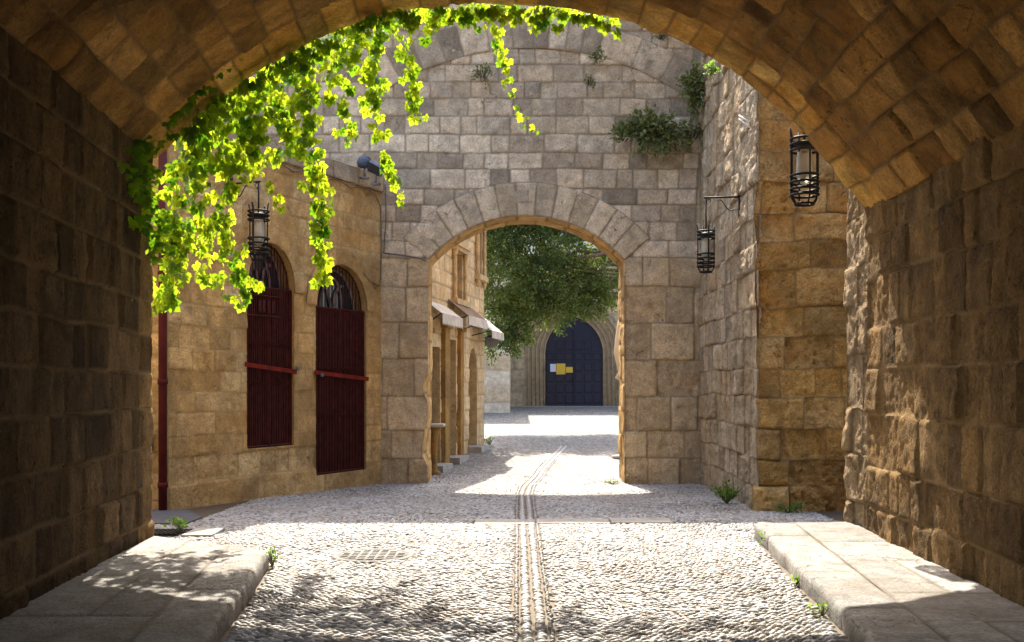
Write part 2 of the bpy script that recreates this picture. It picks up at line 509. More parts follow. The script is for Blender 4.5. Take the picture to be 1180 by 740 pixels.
# ------------------------------------------------------------------ masonry
class Stones:
    """every stone is a small worn patch on a surface given by a map (a, b) -> point, normal"""

    def __init__(self, seed, res=.03, joint=.007, depth=.022, edge=.022, rough=.006, erode=0.0, erode_amp=.03,
                 proud=.006, tilt=.01):
        self.rng = np.random.RandomState(seed)
        self.__dict__.update(res=res, joint=joint, depth=depth, edge=edge, rough=rough, erode=erode,
                             erode_amp=erode_amp, proud=proud, tilt=tilt)
        self.P, self.F, self.n = [], [], 0

    def stone(self, a0, a1, b0, b1, proud=None, edge=None, er=None, tone=None, rough=None):
        g = self.rng
        na = max(4, int(math.ceil((a1 - a0) / self.res))) + 1
        nb = max(4, int(math.ceil((b1 - b0) / self.res))) + 1
        ta = np.linspace(0, 1, na)
        tb = np.linspace(0, 1, nb)
        A, B = np.meshgrid(a0 + ta * (a1 - a0), b0 + tb * (b1 - b0))
        w, h = (a1 - a0) / 2, (b1 - b0) / 2
        rc = min(.03, w * .4, h * .4)
        qx = np.abs(A - (a0 + w)) - (w - rc)
        qy = np.abs(B - (b0 + h)) - (h - rc)
        d = rc - (np.hypot(np.maximum(qx, 0), np.maximum(qy, 0)) + np.minimum(np.maximum(qx, qy), 0))
        border = np.zeros_like(A); border[0, :] = border[-1, :] = 1; border[:, 0] = border[:, -1] = 1
        pr = g.normal(0, self.proud) if proud is None else proud
        ero = (g.rand() ** .7 if g.rand() < self.erode else 0.0) if er is None else er
        t1, t2 = g.normal(0, self.tilt, 2)
        k = A.size
        r1 = g.rand() if tone is None else tone
        row = np.stack([A.ravel(), B.ravel(), d.ravel(), border.ravel(),
                        np.full(k, g.rand() * 1000), np.full(k, pr),
                        (t1 * (A - a0 - w) + t2 * (B - b0 - h)).ravel(), np.full(k, ero),
                        np.full(k, r1), np.full(k, g.rand()), np.full(k, edge or self.edge),
                        np.full(k, self.rough if rough is None else rough)], 1)
        idx = np.arange(k).reshape(nb, na) + self.n
        self.F.append(np.stack([idx[:-1, :-1], idx[:-1, 1:], idx[1:, 1:], idx[1:, :-1]], -1).reshape(-1, 4))
        self.P.append(row)
        self.n += k

    def courses(self, a0, a1, b_edges, w0, w1, skip=None, **kw):
        for b0, b1 in zip(b_edges[:-1], b_edges[1:]):
            a = a0 - self.rng.rand() * (w0 + w1) / 3
            while a < a1 - .02:
                w = w0 + self.rng.rand() ** 1.3 * (w1 - w0)
                e = a + w
                if a1 - e < w0 * .6: e = a1
                s = max(a, a0)
                if e - s > .05 and not (skip and skip((s + e) / 2, (b0 + b1) / 2)):
                    self.stone(s, min(e, a1), b0, b1, **kw)
                a = e

    def build(self, name, fmap, mat, parent=None, hole=None, flip=False, off=0.0, wob=.014):
        P = np.concatenate(self.P); F = np.concatenate(self.F)
        A, B, d, bd, seed, pr, tl, ero, r1, r2, edge, rough = P.T
        A, B = (A + wob * vnoise(B * 2.1, A * 1.4, 3.3) + wob * .5 * vnoise(B * 5, A * 5, 1.3),
                B + wob * 1.1 * vnoise(A * 1.2, B * .9, 7.7) + wob * .5 * vnoise(A * 4.3, B * 3, 2.2))
        if hole is not None:
            s = hole(A, B)
            e = 1e-4
            gx = (hole(A + e, B) - s) / e
            gy = (hole(A, B + e) - s) / e
            gl = np.maximum(np.hypot(gx, gy), 1e-6)
            ins = s < 0
            keep = ~ins[F].all(1)
            F = F[keep]
            A = np.where(ins, A - s * gx / gl, A); B = np.where(ins, B - s * gy / gl, B)
            d = np.where(ins, np.maximum(d, .02), np.minimum(d, np.abs(s) * 3 + .014))
        P0, N = fmap(A, B)
        x, y, z = P0.T
        jit = fbm(x * 9 + seed, y * 9, z * 9, 2) * .35 * np.minimum(edge, .03)
        dd = d + jit
        q = np.clip((dd - self.joint) / edge, 0, 1)
        prof = np.sqrt(np.maximum(0, 1 - (1 - q) ** 2))
        n1 = fbm(x * 5 + seed, y * 5 + seed, z * 5, 3)
        n2 = fbm(x * 16 + seed, y * 16, z * 16 - seed, 3)
        pits = np.maximum(0, vnoise(x * 22 + seed, y * 22, z * 22) - .25)
        body = pr + tl + rough * (n1 * 1.2 + n2 * .7) - rough * 2.2 * pits \
            - ero * self.erode_amp * (.5 + .9 * np.maximum(0, n1 + .35) + 1.0 * np.maximum(0, n2))
        hgt = np.where(bd > 0, -self.depth, -self.depth + prof * (self.depth + body)) + off
        hgt = np.where(prof < .02, np.minimum(hgt, -self.depth + off), hgt)
        V = P0 + N * hgt[:, None]
        mask = 1 - np.clip((dd - self.joint * .3) / (self.joint * 1.5), 0, 1)
        col = np.stack([np.clip(r1 + .08 * n1, 0, 1), r2, mask, np.ones_like(r1)], 1)
        if flip: F = F[:, ::-1]
        used = np.unique(F)
        rm = np.full(len(V), -1); rm[used] = np.arange(len(used))
        return mesh_np(name, V[used], rm[F], mat, parent, col[used])


def plane_map(o, ua, n):
    """a runs along ua from o, b is height; n is the outward normal"""
    o = np.array(o, float); ua = np.array(ua, float); ua /= np.linalg.norm(ua)
    n = np.array(n, float); n /= np.linalg.norm(n)

    def f(A, B):
        P = o[None, :] + A[:, None] * ua[None, :]
        P = P + np.array([0, 0, 1.0])[None, :] * B[:, None]
        return P, np.broadcast_to(n, P.shape)
    return f


def path_map(pts, depth_dir, inward=1):
    """a runs along a 3D polyline, b along depth_dir; normal is perpendicular to both"""
    pts = np.array(pts, float)
    L = np.concatenate([[0], np.cumsum(np.linalg.norm(np.diff(pts, axis=0), axis=1))])
    dd = np.array(depth_dir, float)

    def f(A, B):
        P = np.stack([np.interp(A, L, pts[:, i]) for i in range(3)], 1)
        e = .02
        t = np.stack([np.interp(A + e, L, pts[:, i]) - np.interp(A - e, L, pts[:, i]) for i in range(3)], 1)
        t /= np.linalg.norm(t, axis=1)[:, None] + 1e-9
        N = np.cross(t, dd[None, :]) * inward
        N /= np.linalg.norm(N, axis=1)[:, None] + 1e-9
        return P + B[:, None] * dd[None, :], N
    f.length = L[-1]
    return f


def ring_map(c, ua, n, rmean):
    """voussoirs: a = angle from vertical * rmean, b = radius"""
    c = np.array(c, float); ua = np.array(ua, float) / np.linalg.norm(ua); n = np.array(n, float) / np.linalg.norm(n)

    def f(A, B):
        th = A / rmean
        P = c[None, :] + ua[None, :] * (np.sin(th) * B)[:, None] + np.array([0, 0, 1.])[None, :] * (np.cos(th) * B)[:, None]
        return P, np.broadcast_to(n, P.shape)
    return f


def even(b0, b1, h, rng, jit=.12):
    n = max(1, int(round((b1 - b0) / h)))
    e = np.linspace(b0, b1, n + 1)
    e[1:-1] += rng.uniform(-jit, jit, n - 1) * h
    return list(e)


RNG = np.random.RandomState(11)

# ------------------------------------------------------------------ ground
ys = np.concatenate([np.linspace(-60, -4, 8), np.linspace(-2, 42, 89), np.linspace(46, 300, 12)])
xs = np.concatenate([np.linspace(-150, -10, 8), np.linspace(-9, 9, 37), np.linspace(10, 150, 8)])
GX, GY = np.meshgrid(xs, ys)
V = np.stack([GX.ravel(), GY.ravel(), gz(GY.ravel())], 1)
idx = np.arange(GX.size).reshape(GX.shape)
Fq = np.stack([idx[:-1, :-1], idx[:-1, 1:], idx[1:, 1:], idx[1:, :-1]], -1).reshape(-1, 4)
o = mesh_np('street', V, Fq, M['bed'])
props(o, 'cobbled lane bed rising gently through the stone archway to the blue church door', kind='structure')

# kerb lines
KL = lambda Y: -1.73 - .121 * (Y - 5.76)
KR = lambda Y: 2.04 + .1008 * (Y - 5.8)
LW = lambda Y: -3.46 - .092 * (Y - 9.78)
RW = lambda Y: 3.53 + .047 * (Y - 10.9)
LEND = lambda X: 8.9 + (X + 2.11) / (-3.47 + 2.11) * 1.0
FAC = lambda Y: -2.29 - .5 * (18 - Y)


def runnel_x(Y):
    return np.interp(Y, [0, 6.4, 16, 17.5, 20.5, 24.5, 30], [.08, .14, .20, .27, .61, 1.24, 2.3])


# ---- pebbles, each one a small dome set in the bed
peb = []
g = np.random.RandomState(5)
SX, SY = .067, .0340
nx, ny = int(9.2 / SX), int((19.7 - 4.2) / SY)
I, J = np.meshgrid(np.arange(nx), np.arange(ny))
x = -4.9 + (I + .5 * (J % 2)) * SX
y = 4.2 + J * SY
x = x.ravel() + g.normal(0, .005, x.size); y = y.ravel() + g.normal(0, .003, y.size)
wx = vnoise(x * .9, y * .9, 3.0); wy = vnoise(x * .8 + 40, y * .8, 9.0); wy2 = vnoise(x * 2.6, y * 2.6 + 11, 2.0)
x2 = x + .10 * wx; y2 = y + .15 * wy + .045 * wy2
rot = .85 * vnoise(x * .8 + 7, y * .8 + 3, 1.0) + .4 * vnoise(x * 3, y * 3, 6.0) + g.normal(0, .16, x.size)
keep = np.ones(x.size, bool)
keep &= ~((y2 < 8.95) & (x2 < KL(y2) + .03))
keep &= ~((x2 < -2.05) & (y2 < LEND(x2) + .05))
keep &= ~((y2 < 10.8) & (x2 > KR(y2) - .03))
keep &= ~((y2 >= 10.8) & (y2 < 13.5) & (x2 > 3.9))
keep &= ~((y2 > 13.3) & (x2 > 3.3))
keep &= ~(x2 < FAC(y2) - .1)
keep &= np.abs(x2 - runnel_x(y2)) > .15
keep &= ~((y2 > 17.9) & ((x2 < -1.6) | (x2 > 2.1)))
MANH = (-1.29, 9.52, .36)
keep &= (x2 - MANH[0]) ** 2 + (y2 - MANH[1]) ** 2 > (MANH[2] + .03) ** 2
keep &= ~((x2 > -.47) & (x2 < 1.92) & (np.abs(y2 - (12.13 + .05 * x2)) < .23))
keep &= ~((x2 < -3.78) & (y2 > 11.9))
keep &= ~((x2 < -3.55) & (np.abs(y2 - 11.05) < .30))
da = (y2 - 8.78) - (x2 - .744) * (10.55 - 8.78) / (2.5 - .744)
keep &= ~((np.abs(da) < .06) & (x2 > .744))
keep &= g.rand(x.size) > .025
n = keep.sum()
peb.append(np.stack([x2[keep], y2[keep], rot[keep], g.uniform(.026, .040, n), g.uniform(.0115, .0175, n),
                     g.uniform(.010, .021, n), g.rand(n) ** .7, np.zeros(n)], 1))
# the two ridges of the runnel and its flanks
for off, hl, sp_, tone, zz in ((-.047, .036, .034, .75, .001), (.047, .036, .034, .75, .001), (-.115, .018, .044, .35, 0), (.115, .018, .044, .35, 0)):
    yy = np.arange(4.2, 24.5 if abs(off) < .1 else 22, sp_)
    yy = yy + g.normal(0, .003, yy.size)
    k = yy.size
    peb.append(np.stack([runnel_x(yy) + off + g.normal(0, .004, k), yy, g.normal(0, .12, k), np.full(k, hl) * g.uniform(.85, 1.1, k),
                         g.uniform(.013, .017, k), g.uniform(.018, .026, k), np.clip(tone + g.normal(0, .18, k), 0, 1), np.full(k, zz)], 1))
# a double row that crosses to the right-hand kerb
for off in (-.025, .03):
    xx = np.arange(.744, 2.5, .048)
    yy = 8.78 + (xx - .744) * (10.55 - 8.78) / (2.5 - .744) + off
    k = xx.size
    peb.append(np.stack([xx, yy, np.full(k, .79) + g.normal(0, .1, k), g.uniform(.028, .034, k), g.uniform(.014, .019, k),
                         g.uniform(.016, .022, k), np.clip(.75 + g.normal(0, .15, k), 0, 1), np.zeros(k)], 1))
peb = np.concatenate(peb)


def pebble_mesh(P, seg, rings):
    prof = []
    for i in range(rings):
        a = i / rings * math.pi / 2
        prof.append((math.cos(a), math.sin(a)))
    prof = [(1.0, -.45)] + prof
    ang = np.arange(seg) / seg * 2 * math.pi
    bx, by, bz = [], [], []
    for (r, z) in prof:
        bx += list(r * np.cos(ang)); by += list(r * np.sin(ang)); bz += [z] * seg
    bx.append(0); by.append(0); bz.append(1.0)
    bx, by, bz = map(np.array, (bx, by, bz))
    k = len(bx)
    n = len(P)
    lx = bx[None, :] * P[:, 3:4]; ly = by[None, :] * P[:, 4:5]; lz = bz[None, :] * P[:, 5:6]
    c, s = np.cos(P[:, 2:3]), np.sin(P[:, 2:3])
    rr = np.random.RandomState(3)
    tx, ty = rr.normal(0, .22, (2, n, 1))
    lz = lz + lx * tx + ly * ty
    X = P[:, 0:1] + lx * c - ly * s
    Y = P[:, 1:2] + lx * s + ly * c
    Z = gz(P[:, 1:2]) + lz + P[:, 7:8]
    V = np.stack([X, Y, Z], -1).reshape(-1, 3)
    fq = []
    m = len(prof)
    for i in range(m - 1):
        for q in range(seg):
            w = (q + 1) % seg
            fq.append((i * seg + q, i * seg + w, (i + 1) * seg + w, (i + 1) * seg + q))
    ft = [((m - 1) * seg + q, (m - 1) * seg + (q + 1) % seg, k - 1) for q in range(seg)]
    base = (np.arange(n) * k)[:, None, None]
    FQ = (np.array(fq)[None] + base).reshape(-1, 4)
    FT = (np.array(ft)[None] + base).reshape(-1, 3)
    col = np.repeat(np.stack([P[:, 6]] * 3 + [np.ones(n)], 1), k, 0)
    return V, FQ, FT, col


near = peb[:, 1] < 11
a = pebble_mesh(peb[near], 9, 3)
b = pebble_mesh(peb[~near], 6, 2)
off = len(a[0])
o = mesh_np('pebble_paving', np.concatenate([a[0], b[0]]), np.concatenate([a[1], b[1] + off]), M['pebble'], None,
            np.concatenate([a[3], b[3]]), True, np.concatenate([a[2], b[2] + off]))
props(o, 'pale sea pebbles set on edge across the lane with two raised rows down the middle', 'pebble paving', kind='stuff')


# ---- raised pavements of worn slabs
def pavement(name, edge, wall, y0, y1, side, label, seed, yend_wall):
    st = Stones(seed, res=.035, joint=.006, depth=.012, edge=.025, rough=.004, erode=.4, erode_amp=.012, proud=.003, tilt=.006)
    y = y0
    rng = np.random.RandomState(seed)
    kh, kw = .155, .43
    prof_b = np.array([-.03, .11, .135, .155, .175, .20, kh + kw])
    prof_x = np.array([0, 0.0, .006, .02, .038, .06, kw])
    prof_z = np.array([-.03, .11, .133, .147, .153, .155, .155])
    nb = np.array([[-1, 0], [-1, .1], [-.85, .5], [-.6, .8], [-.3, .95], [0, 1], [0, 1]])

    def fm(A, B):
        ex = edge(A)
        xo = np.interp(B, prof_b, prof_x)
        zo = np.interp(B, prof_b, prof_z)
        nx_ = np.interp(B, prof_b, nb[:, 0]); nz_ = np.interp(B, prof_b, nb[:, 1])
        # the end of the pavement swings towards the wall
        sh = np.interp(xo, [0, 1.4], [0, yend_wall - y1]) * np.clip((A - (y1 - 1.2)) / 1.2, 0, 1)
        wob = .012 * vnoise(A * 2.3, B * 2, seed)
        P = np.stack([ex + side * xo + wob, A + sh, zo], 1)
        N = np.stack([side * nx_, np.zeros_like(A), nz_], 1)
        return P, N / np.linalg.norm(N, axis=1)[:, None]
    while y < y1 - .05:
        w = rng.uniform(.9, 1.9)
        e = y1 if y1 - (y + w) < .5 else y + w
        st.stone(y, e, -.03, kh + kw, proud=rng.normal(0, .006))
        y = e
    kerb = st.build(name, fm, M['pave'], flip=(side < 0), wob=.006)
    props(kerb, label, kind='structure')
    s2 = Stones(seed + 1, res=.045, joint=.005, depth=.010, edge=.02, rough=.003, erode=.4, erode_amp=.010, proud=.002, tilt=.004)
    y = y0
    while y < y1 - .05:
        w = rng.uniform(.8, 1.5)
        e = y1 if y1 - (y + w) < .4 else y + w
        k = rng.randint(1, 3)
        cs = [0] + sorted(np.clip((np.arange(1, k) / k + rng.uniform(-.12, .12, k - 1)), .2, .85)) + [1.0] if k > 1 else [0, 1.0]
        for c0, c1 in zip(cs[:-1], cs[1:]):
            if rng.rand() < .3 and e - y > .6:
                m = y + (e - y) * rng.uniform(.4, .6)
                s2.stone(y, m, c0, c1); s2.stone(m, e, c0, c1)
            else: s2.stone(y, e, c0, c1)
        y = e
    s2_res = s2

    def fm2(A, B):
        x0 = edge(A) + side * kw; x1 = wall(A) + side * .06
        sh = np.interp(kw + B * np.abs(x1 - x0), [0, 1.4], [0, yend_wall - y1]) * np.clip((A - (y1 - 1.2)) / 1.2, 0, 1)
        P = np.stack([x0 + (x1 - x0) * B, A + sh, np.full_like(A, .155)], 1)
        return P, np.broadcast_to(np.array([0, 0, 1.]), P.shape)
    # slabs are measured in metres across, so stretch b
    s2.P = [np.column_stack([p[:, :2], p[:, 2] * 1.0, p[:, 3:]]) for p in s2.P]
    s2.build('pavement_slabs', fm2, M['pave'], kerb, flip=(side < 0), wob=.006)
    mb = MB()
    ye = y1 - .02
    mb.add([(edge(y0) + side * .03, y0, -.02), (edge(ye) + side * .03, ye, -.02), (wall(ye) + side * .3, yend_wall - .02, -.02), (wall(y0) + side * .3, y0, -.02),
            (edge(y0) + side * .03, y0, .128), (edge(ye) + side * .03, ye, .128), (wall(ye) + side * .3, yend_wall - .02, .128), (wall(y0) + side * .3, y0, .128)],
           [(0, 1, 2, 3), (4, 5, 6, 7), (0, 1, 5, 4), (1, 2, 6, 5), (2, 3, 7, 6), (3, 0, 4, 7)])
    mb.build('pavement_core', M['mass'], kerb)


pavement('pavement', KL, LW, 1.5, 8.9, -1, 'raised stone pavement along the dark left wall of the passage', 21, 9.9)
pavement('pavement', KR, RW, 1.5, 10.76, 1, 'raised stone pavement along the right wall of the passage', 31, 10.85)

# ------------------------------------------------------------------ the vaulted passage
px = [(182, 187), (198, 170), (220, 150), (245, 125), (280, 97), (320, 76), (350, 60), (395, 32), (420, 22), (461, 15), (514, 12), (583, 10),
      (643, 12), (690, 19), (730, 28), (761, 40), (794, 58), (820, 70), (840, 83), (880, 117), (925, 155), (965, 205), (992, 237)]
YM = 10.1
pp = np.array([wp(a, b, YM) for a, b in px])
cf = np.polyfit(pp[:, 0], pp[:, 2], 6)
vx = np.linspace(-3.50, 3.50, 90)
vz_ = np.polyval(cf, vx)
vault_prof = np.stack([vx, vz_], 1)
VL = np.concatenate([[0], np.cumsum(np.hypot(np.diff(vx), np.diff(vz_)))])


def vault_map(A, B):
    X = np.interp(A, VL, vx); Z = np.interp(A, VL, vz_)
    e = .05
    tx = np.interp(A + e, VL, vx) - np.interp(A - e, VL, vx)
    tz = np.interp(A + e, VL, vz_) - np.interp(A - e, VL, vz_)
    l = np.hypot(tx, tz) + 1e-9
    k = np.interp(X, [-3.49, 3.49], [-.092, .047])
    P = np.stack([X + k * (B - YM), B, Z], 1)
    N = np.stack([tz / l, np.zeros_like(X), -tx / l], 1)
    return P, N


passage = thing('vaulted_passage', 'dark barrel vaulted stone passage that frames the whole view', 'passage')
s = Stones(41, res=.03, joint=.009, depth=.028, edge=.024, rough=.009, erode=.35, erode_amp=.03, proud=.010, tilt=.02)
lb = even(-.05, 3.84, .37, RNG, .1)
s.courses(-2.0, 9.50, lb, .28, .62)
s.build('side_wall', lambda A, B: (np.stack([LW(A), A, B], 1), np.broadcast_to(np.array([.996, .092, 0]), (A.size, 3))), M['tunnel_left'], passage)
s = Stones(42, res=.03, joint=.009, depth=.028, edge=.035, rough=.012, erode=.6, erode_amp=.035, proud=.012, tilt=.02)
s.courses(9.50, 9.95, lb, .40, .50)
s.build('quoins', lambda A, B: (np.stack([LW(A), A, B], 1), np.broadcast_to(np.array([.996, .092, 0]), (A.size, 3))), M['tunnel_right'], passage)
s = Stones(43, res=.03, joint=.008, depth=.026, edge=.024, rough=.010, erode=.4, erode_amp=.03, proud=.010, tilt=.02)
be = even(-.05, 3.50, .42, RNG, .1)
s.courses(-2.0, 10.15, be, .25, .60)
s.build('side_wall', lambda A, B: (np.stack([RW(A), A, B], 1), np.broadcast_to(np.array([-.999, .047, 0]), (A.size, 3))), M['tunnel_right'], passage, flip=True)
s = Stones(44, res=.026, joint=.008, depth=.03, edge=.035, rough=.020, erode=.7, erode_amp=.05, proud=.016, tilt=.03)
be2 = even(-.05, 6.2, .48, RNG, .12)
s.courses(10.15, 10.88, be2, .30, .44)
s.build('quoins', lambda A, B: (np.stack([RW(A), A, B], 1), np.broadcast_to(np.array([-.999, .047, 0]), (A.size, 3))), M['quoin'], passage, flip=True, wob=.03)
s = Stones(47, res=.034, joint=.008, depth=.026, edge=.022, rough=.009, erode=.4, erode_amp=.03, proud=.012, tilt=.02)
ab = even(.0, VL[-1], .31, RNG, .14)
for a0, a1 in zip(ab[:-1], ab[1:]):
    y = -2.0
    while y < 9.3:
        w = RNG.uniform(.30, .66)
        e = 9.42 + RNG.uniform(-.0, .0) if 9.42 - (y + w) < .35 else y + w
        s.stone(a0, a1, y, e)
        y = e
    y = 9.42
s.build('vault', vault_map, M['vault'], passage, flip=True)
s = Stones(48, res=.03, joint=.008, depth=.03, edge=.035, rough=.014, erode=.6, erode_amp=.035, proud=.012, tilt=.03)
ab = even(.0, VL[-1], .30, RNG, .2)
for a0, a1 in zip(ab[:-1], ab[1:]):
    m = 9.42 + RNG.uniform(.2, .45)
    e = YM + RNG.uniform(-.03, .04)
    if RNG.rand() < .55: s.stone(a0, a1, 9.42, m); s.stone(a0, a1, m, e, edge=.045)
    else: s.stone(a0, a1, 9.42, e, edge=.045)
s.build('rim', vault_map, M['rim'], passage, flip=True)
# outer masonry over and beside the vault
mb = MB()
fr = [(-9, -.3), (LW(9.95) - .05, -.3)] + [(LW(9.95) - .05, 3.75)] + [(a, b + .10) for a, b in vault_prof] + [(3.56, 3.4), (3.56, -.3), (9, -.3), (9, 6.4), (-9, 6.4)]
mb.prism(fr, lambda a, b: (a, 10.0, b), lambda a, b: (a, 9.9, b))
mb.box(-9, 9, -2.2, 9.9, 6.2, 6.4)
mb.add([(LW(-2.2) - .16, -2.2, -.3), (LW(9.9) - .16, 9.9, -.3), (LW(9.9) - .16, 9.9, 6.2), (LW(-2.2) - .16, -2.2, 6.2)], [(0, 1, 2, 3)])
mb.add([(RW(-2.2) + .16, -2.2, -.3), (RW(9.9) + .16, 9.9, -.3), (RW(9.9) + .16, 9.9, 6.2), (RW(-2.2) + .16, -2.2, 6.2)], [(0, 1, 2, 3)])
mb.box(3.68, 8, 10.0, 10.86, -.3, 6.3)
mb.build('outer_masonry', M['mass'], passage)

# ------------------------------------------------------------------ gate wall with its archway
YG, TG = 18.0, 1.0
gate = thing('gate_wall', 'tall grey ashlar wall pierced by the round archway in the middle of the view', 'gateway wall', (0, YG, -.15))
gate_inv = Matrix.Translation((0, -YG, .15))
GC, GHW, GS, GCR = .25, 1.725, 3.78, 4.56
GH = GCR - GS
GRad = (GHW ** 2 + GH ** 2) / (2 * GH)
GCZ = GCR - GRad
TH0 = math.asin(GHW / GRad)


def jamb_bite(Z):
    return .10 * np.clip(vnoise(Z * 2.6, Z * 0, 4.0) + .25, 0, 1) * np.clip((2.3 - Z) / .3, 0, 1) * np.clip((Z - .15) / .2, 0, 1)


def gate_hole(A, B):
    r = np.hypot(A - GC, B - GCZ) - GRad
    box = np.abs(A - GC) - GHW
    # weathered left edge low down
    bite = jamb_bite(B) * (A < GC)
    box = box - bite
    up = np.maximum(r, box)
    return np.where(B > GS, up, box)


def rel(objs):
    for ob in objs:
        ob.matrix_parent_inverse = gate_inv


zb = [-.2, .30, .79, 1.39, 2.04, 2.68, 3.32, 3.83]
gm = plane_map((0, YG, 0), (1, 0, 0), (0, -1, 0))
s = Stones(51, res=.030, joint=.005, depth=.020, edge=.018, rough=.007, erode=.25, erode_amp=.03, proud=.006, tilt=.01)
s.courses(-2.6, -1.46, zb, .42, .75, tone=None)
s.courses(1.96, 3.6, zb[:4], .45, .85)
s.stone(1.96, 2.55, zb[3], zb[4]); s.stone(2.55, 3.6, zb[3], zb[4], proud=-.012, er=.25, rough=.016, tone=.0)
s.courses(1.96, 3.6, zb[4:], .45, .85)
o1 = s.build('pier', gm, M['gate_low'], gate, hole=gate_hole)
s = Stones(53, res=.032, joint=.004, depth=.018, edge=.016, rough=.007, erode=.3, erode_amp=.02, proud=.007, tilt=.012)
s.courses(-7, 4.2, even(3.83, 8.46, .316, RNG, .09), .27, .66)
o2 = s.build('wall', gm, M['gate'], gate, hole=gate_hole)
s = Stones(55, res=.032, joint=.005, depth=.016, edge=.018, rough=.005, erode=.15, erode_amp=.015, proud=.003, tilt=.004)
nv = 13
rm = GRad + .29
for i in range(nv):
    t0 = -TH0 + 2 * TH0 * i / nv; t1 = -TH0 + 2 * TH0 * (i + 1) / nv
    s.stone(t0 * rm, t1 * rm, GRad, GRad + .60)
o3 = s.build('arch_ring', ring_map((GC, YG, GCZ), (1, 0, 0), (0, -1, 0), rm), M['ring'], gate, off=.024, wob=.004)
# blocked relieving arch high in the wall
RC = wp(611, 56 + 312, YG); RR = 312 / F_PX * YG
s = Stones(57, res=.035, joint=.006, depth=.016, edge=.018, rough=.006, erode=.3, erode_amp=.02, proud=.003, tilt=.004)
ta = -.62
rmm = RR + .28
while ta < .72:
    w = RNG.uniform(.055, .10) if ta < .25 else RNG.uniform(.11, .17)
    s.stone(ta * rmm, (ta + w) * rmm, RR, RR + .56, tone=RNG.choice([0, .05, .2, .45, .6, .75, 0]))
    ta += w
o4 = s.build('blocked_arch', ring_map(RC, (1, 0, 0), (0, -1, 0), rmm), M['gate'], gate, off=.030)
# soffit and jambs of the opening
arc = [(GC - GHW, YG, -.2), (GC - GHW, YG, GS)]
for i in range(1, 24):
    th = -TH0 + 2 * TH0 * i / 24
    arc.append((GC + GRad * math.sin(th), YG, GCZ + GRad * math.cos(th)))
arc += [(GC + GHW, YG, GS), (GC + GHW, YG, -.2)]
pm_ = path_map(arc, (0, 1, 0), inward=-1)
def soffit_map(A, B):
    P, N = pm_(A, B)
    P = P.copy()
    P[:, 0] -= jamb_bite(P[:, 2]) * (P[:, 0] < GC - 1.6) * (1 - .6 * np.clip(B, 0, 1))
    return P, N


s = Stones(59, res=.045, joint=.006, depth=.018, edge=.022, rough=.008, erode=.3, erode_amp=.03, proud=.004)
s.courses(0, pm_.length, [-.005, .5, 1.0], .4, .62)
o5 = s.build('soffit', soffit_map, M['soffit'], gate, flip=True, off=.004, wob=0)
mb = MB()
out = [(-7, -.4)] + [(p[0] + (-.16 if p[0] < GC else .10) * (1 if p[2] <= GS else .8), p[2] + (.10 if p[2] > GS else 0)) for p in arc] + [(4.4, -.4), (4.4, 8.44), (-7, 8.44)]
mb.prism(out, lambda a, b: (a, YG + .05, b), lambda a, b: (a, YG + TG, b))
o6 = mb.build('core', M['mass'], gate)
rel([o1, o2, o3, o4, o5, o6])

# ------------------------------------------------------------------ left building with red grilles
FN = Vector((2.25, 4.5, 0)).normalized()           # along the facade, away from us
FO = Vector((FAC(13.5), 13.5, 0))
FL = 5.03
FNN = Vector((FN.y, -FN.x, 0))                       # outward
house = thing('stone_house', 'low ochre stone house with two arched openings behind maroon grilles', 'house', (FO.x, FO.y, -.1))
hinv = Matrix.Translation((-FO.x, -FO.y, .1))


def fpt(a, z, d=0.0):
    p = FO + FN * a + FNN * d
    return (p.x, p.y, z)


def uY(Y): return (Y - 13.5) * math.hypot(1, .5)


# opening: u0, u1, bottom, spring, crown
OPS = [(uY(14.88), uY(15.84), .66, 3.02, 3.72), (uY(16.33), uY(17.58), .14, 2.86, 3.58)]


def op_hole(A, B):
    r = np.full(A.shape, 9.0)
    for (u0, u1, zb_, zs, zc) in OPS:
        c = (u0 + u1) / 2; w = (u1 - u0) / 2
        k = w / (zc - zs)
        q = (np.hypot(A - c, (B - zs) * k) - w)
        bx = np.maximum(np.abs(A - c) - w, zb_ - B)
        r = np.minimum(r, np.where(B > zs, q, bx))
    return r


fm = plane_map((FO.x, FO.y, 0), tuple(FN), tuple(FNN))
s = Stones(61, res=.026, joint=.003, depth=.010, edge=.014, rough=.008, erode=.35, erode_amp=.018, proud=.004, tilt=.008)
s.courses(0, FL, even(.62, 5.08, .30, RNG, .1), .35, .8)
s.courses(0, FL, [.26, .62], .25, .6, er=1.0, rough=.02, tone=.9)
s.courses(0, FL, [-.25, .26], 1.2, 2.4, proud=.02, tone=.8)
parts = [s.build('wall', fm, M['facade'], house, hole=op_hole)]
s = Stones(62, res=.03, joint=.004, depth=.010, edge=.02, rough=.005, erode=.5, erode_amp=.02)
s.courses(0, FL, [4.98, 5.26], .6, 1.2)
parts.append(s.build('coping', fm, M['side'], house, off=.045))
mb = MB()
mb.prism([(0.0, 4.98), (0.0, 5.25), (FL, 5.25), (FL, 4.98)], lambda a, b: fpt(a, b, .03), lambda a, b: fpt(a, b, -.5))
parts.append(mb.build('coping_core', M['mass'], house))
